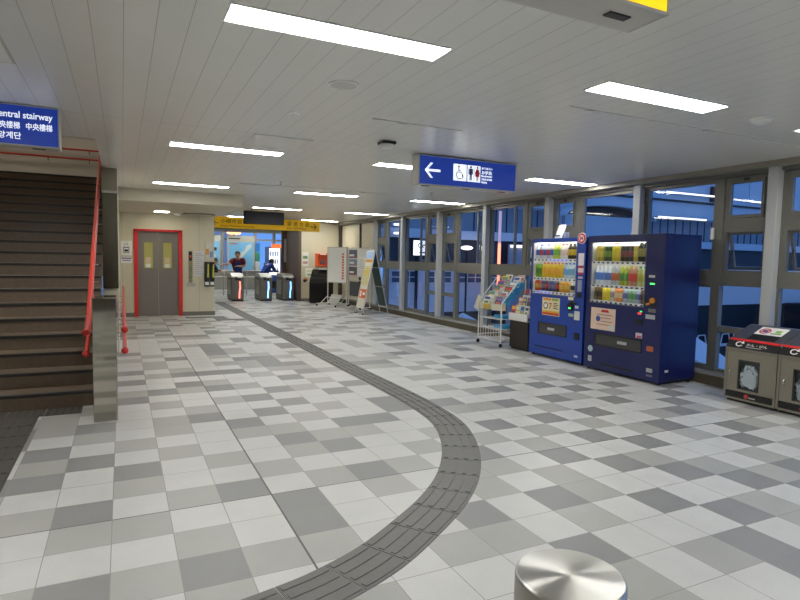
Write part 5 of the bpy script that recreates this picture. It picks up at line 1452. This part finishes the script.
for k in range(9): MB().tube([(20.2 + .75 * k, 15.5, -1.75), (20.3 + .75 * k, 15.5, -1.35), (20.7 + .75 * k, 15.5, -1.35), (20.8 + .75 * k, 15.5, -1.75)], .03, 6).build('hoop', M_fac2, r, world=True)
B(20, 27, 15.45, 15.55, -1.85, -1.75).build('lower_rail', M_fac2, r, world=True); B(20, 27, 15.4, 15.6, -6, -1.85).build('support_wall', M_odark, r, world=True)
M_orange = mat('orange_window_glow', (255, 170, 60), .4, emit=2.2, emit_rgb=(255, 150, 50))
r = thing('far_house', 'dark house with two orange lit windows far outside past the bins', 'building', (30, 15, -6))
B(28.2, 33, 14.6, 16.4, -6, -.2).build('house_wall', M_odark, r, world=True)
for a, c, z0, z1 in ((26.9 + 1.5, 27.1 + 1.65, -.95, -.45), (29.2, 29.75, -1.35, -.5)):
    f_ = B(a - .05, c + .05, 14.56, 14.6, z0 - .05, z1 + .05).build('window', M_ogrey, r, world=True)
    B(a, c, 14.54, 14.56, z0, z1).build('window_light', M_orange, f_, world=True)
r = thing('lit_shop_sign', 'white lit sign outside seen through the halfway window bay', 'sign', (8.75, 16.6, 1.6))
B(8.5, 9.02, 16.62, 16.75, 1.62, 2.14).build('sign_case', M_odark, r, world=True)
B(8.52, 9.0, 16.6, 16.62, 1.64, 2.12).build('sign_face', mat('lit_sign_face', (250, 250, 250), .4, emit=1.3), r, world=True)
text('lettering', 'Co', .24, M_ink, r, (.06, -.006, .28), align='CENTER', bold=.006)
B(8.72, 8.94, 16.594, 16.6, 1.71, 1.75).build('print', M_ink, r, world=True)
B(8.72, 8.78, 16.76, 16.88, -6, 2.0).build('sign_post', M_odark, r, world=True)
for k, x in enumerate((10.55, 11.2)):
    o = thing('globe_lamp', ['oval lit lamp outside past the rack, farther of the pair', 'oval lit lamp outside past the rack, nearer of the pair'][k], 'lamp', (x, 16.6, 1.9))
    MB().sphere((x, 16.6, 1.93), .22, 14, 8, (1.0, .8, .34)).build('globe', M_otube, o, world=True, smooth=60); MB().cyl((x, 16.6, -6), (x, 16.6, 1.87), .035, 8).build('lamp_post', M_odark, o, world=True)
r = thing('lit_shelter_frame', 'bright corner shaped light strip outside behind the pivoted sash', 'lamp', (12.9, 16.7, -6))
B(12.45, 13.33, 16.66, 16.72, 2.0, 2.08).build('top_tube', M_otube, r, world=True); B(13.26, 13.34, 16.66, 16.72, 1.2, 2.04).build('side_tube', M_otube, r, world=True); B(12.4, 13.4, 16.73, 16.8, -6, 2.12).build('backing', M_ogrey, r, world=True)
r = thing('orange_light_post', 'orange pink lit post outside behind the magazine rack', 'lamp', (11.5, 16.2, -6))
MB().cyl((11.6, 16.2, -6), (11.6, 16.2, .55), .045, 10).build('post', M_odark, r, world=True)
MB().cyl((11.6, 16.2, .55), (11.6, 16.2, 2.1), .05, 10).build('lamp_tube', mat('orange_tube', (255, 160, 130), .4, emit=2.2, emit_rgb=(255, 140, 100)), r, world=True)
MB().cyl((11.6, 16.2, 2.1), (11.6, 16.2, 3.2), .05, 10).build('pale_tube', mat('pink_tube', (220, 190, 200), .4, emit=.4), r, world=True)
r = thing('canopy_lamp', 'orange lit lamp outside above the map board', 'lamp', (4.9, 29, 2.3))
MB().sphere((4.95, 29, 2.62), .16, 12, 8, (2.2, .6, .5)).build('lamp', mat('orange_glow', (255, 170, 110), .4, emit=5, emit_rgb=(255, 150, 90)), r, world=True); MB().cyl((4.95, 29, -6), (4.95, 29, 2.6), .05, 8).build('lamp_post', M_odark, r, world=True)
r = thing('far_sky_screen', 'made-up building block hiding the bright sky beyond the far hall windows', 'building', (5, 40, -6))  # added block, tall and pale, to hide the bright sky behind the far windows
B(-6, 7, 40, 44, -6, 6.0).build('house_wall', M_fac2, r, world=True)
mb = MB(); [mb.box(-3 + 1.6 * k, -2 + 1.6 * k, 39.9, 40, .3, 1.3) for k in range(7)]; mb.build('windows', M_odark, r, world=True)

# ------------------------------------------------------------------ view
vs = scene.view_settings
scene.display_settings.display_device = 'sRGB'
vs.view_transform = 'Standard'; vs.look = 'None'; vs.exposure = 0.05; vs.gamma = 1.0; vs.use_curve_mapping = False
scene.cycles.use_denoising = True
scene.cycles.max_bounces = 8
scene.cycles.transparent_max_bounces = 16
scene.cycles.sample_clamp_indirect = 8.0
for n_ in list(bpy.data.objects):
    if n_.name == 'camera': n_['kind'] = 'helper'
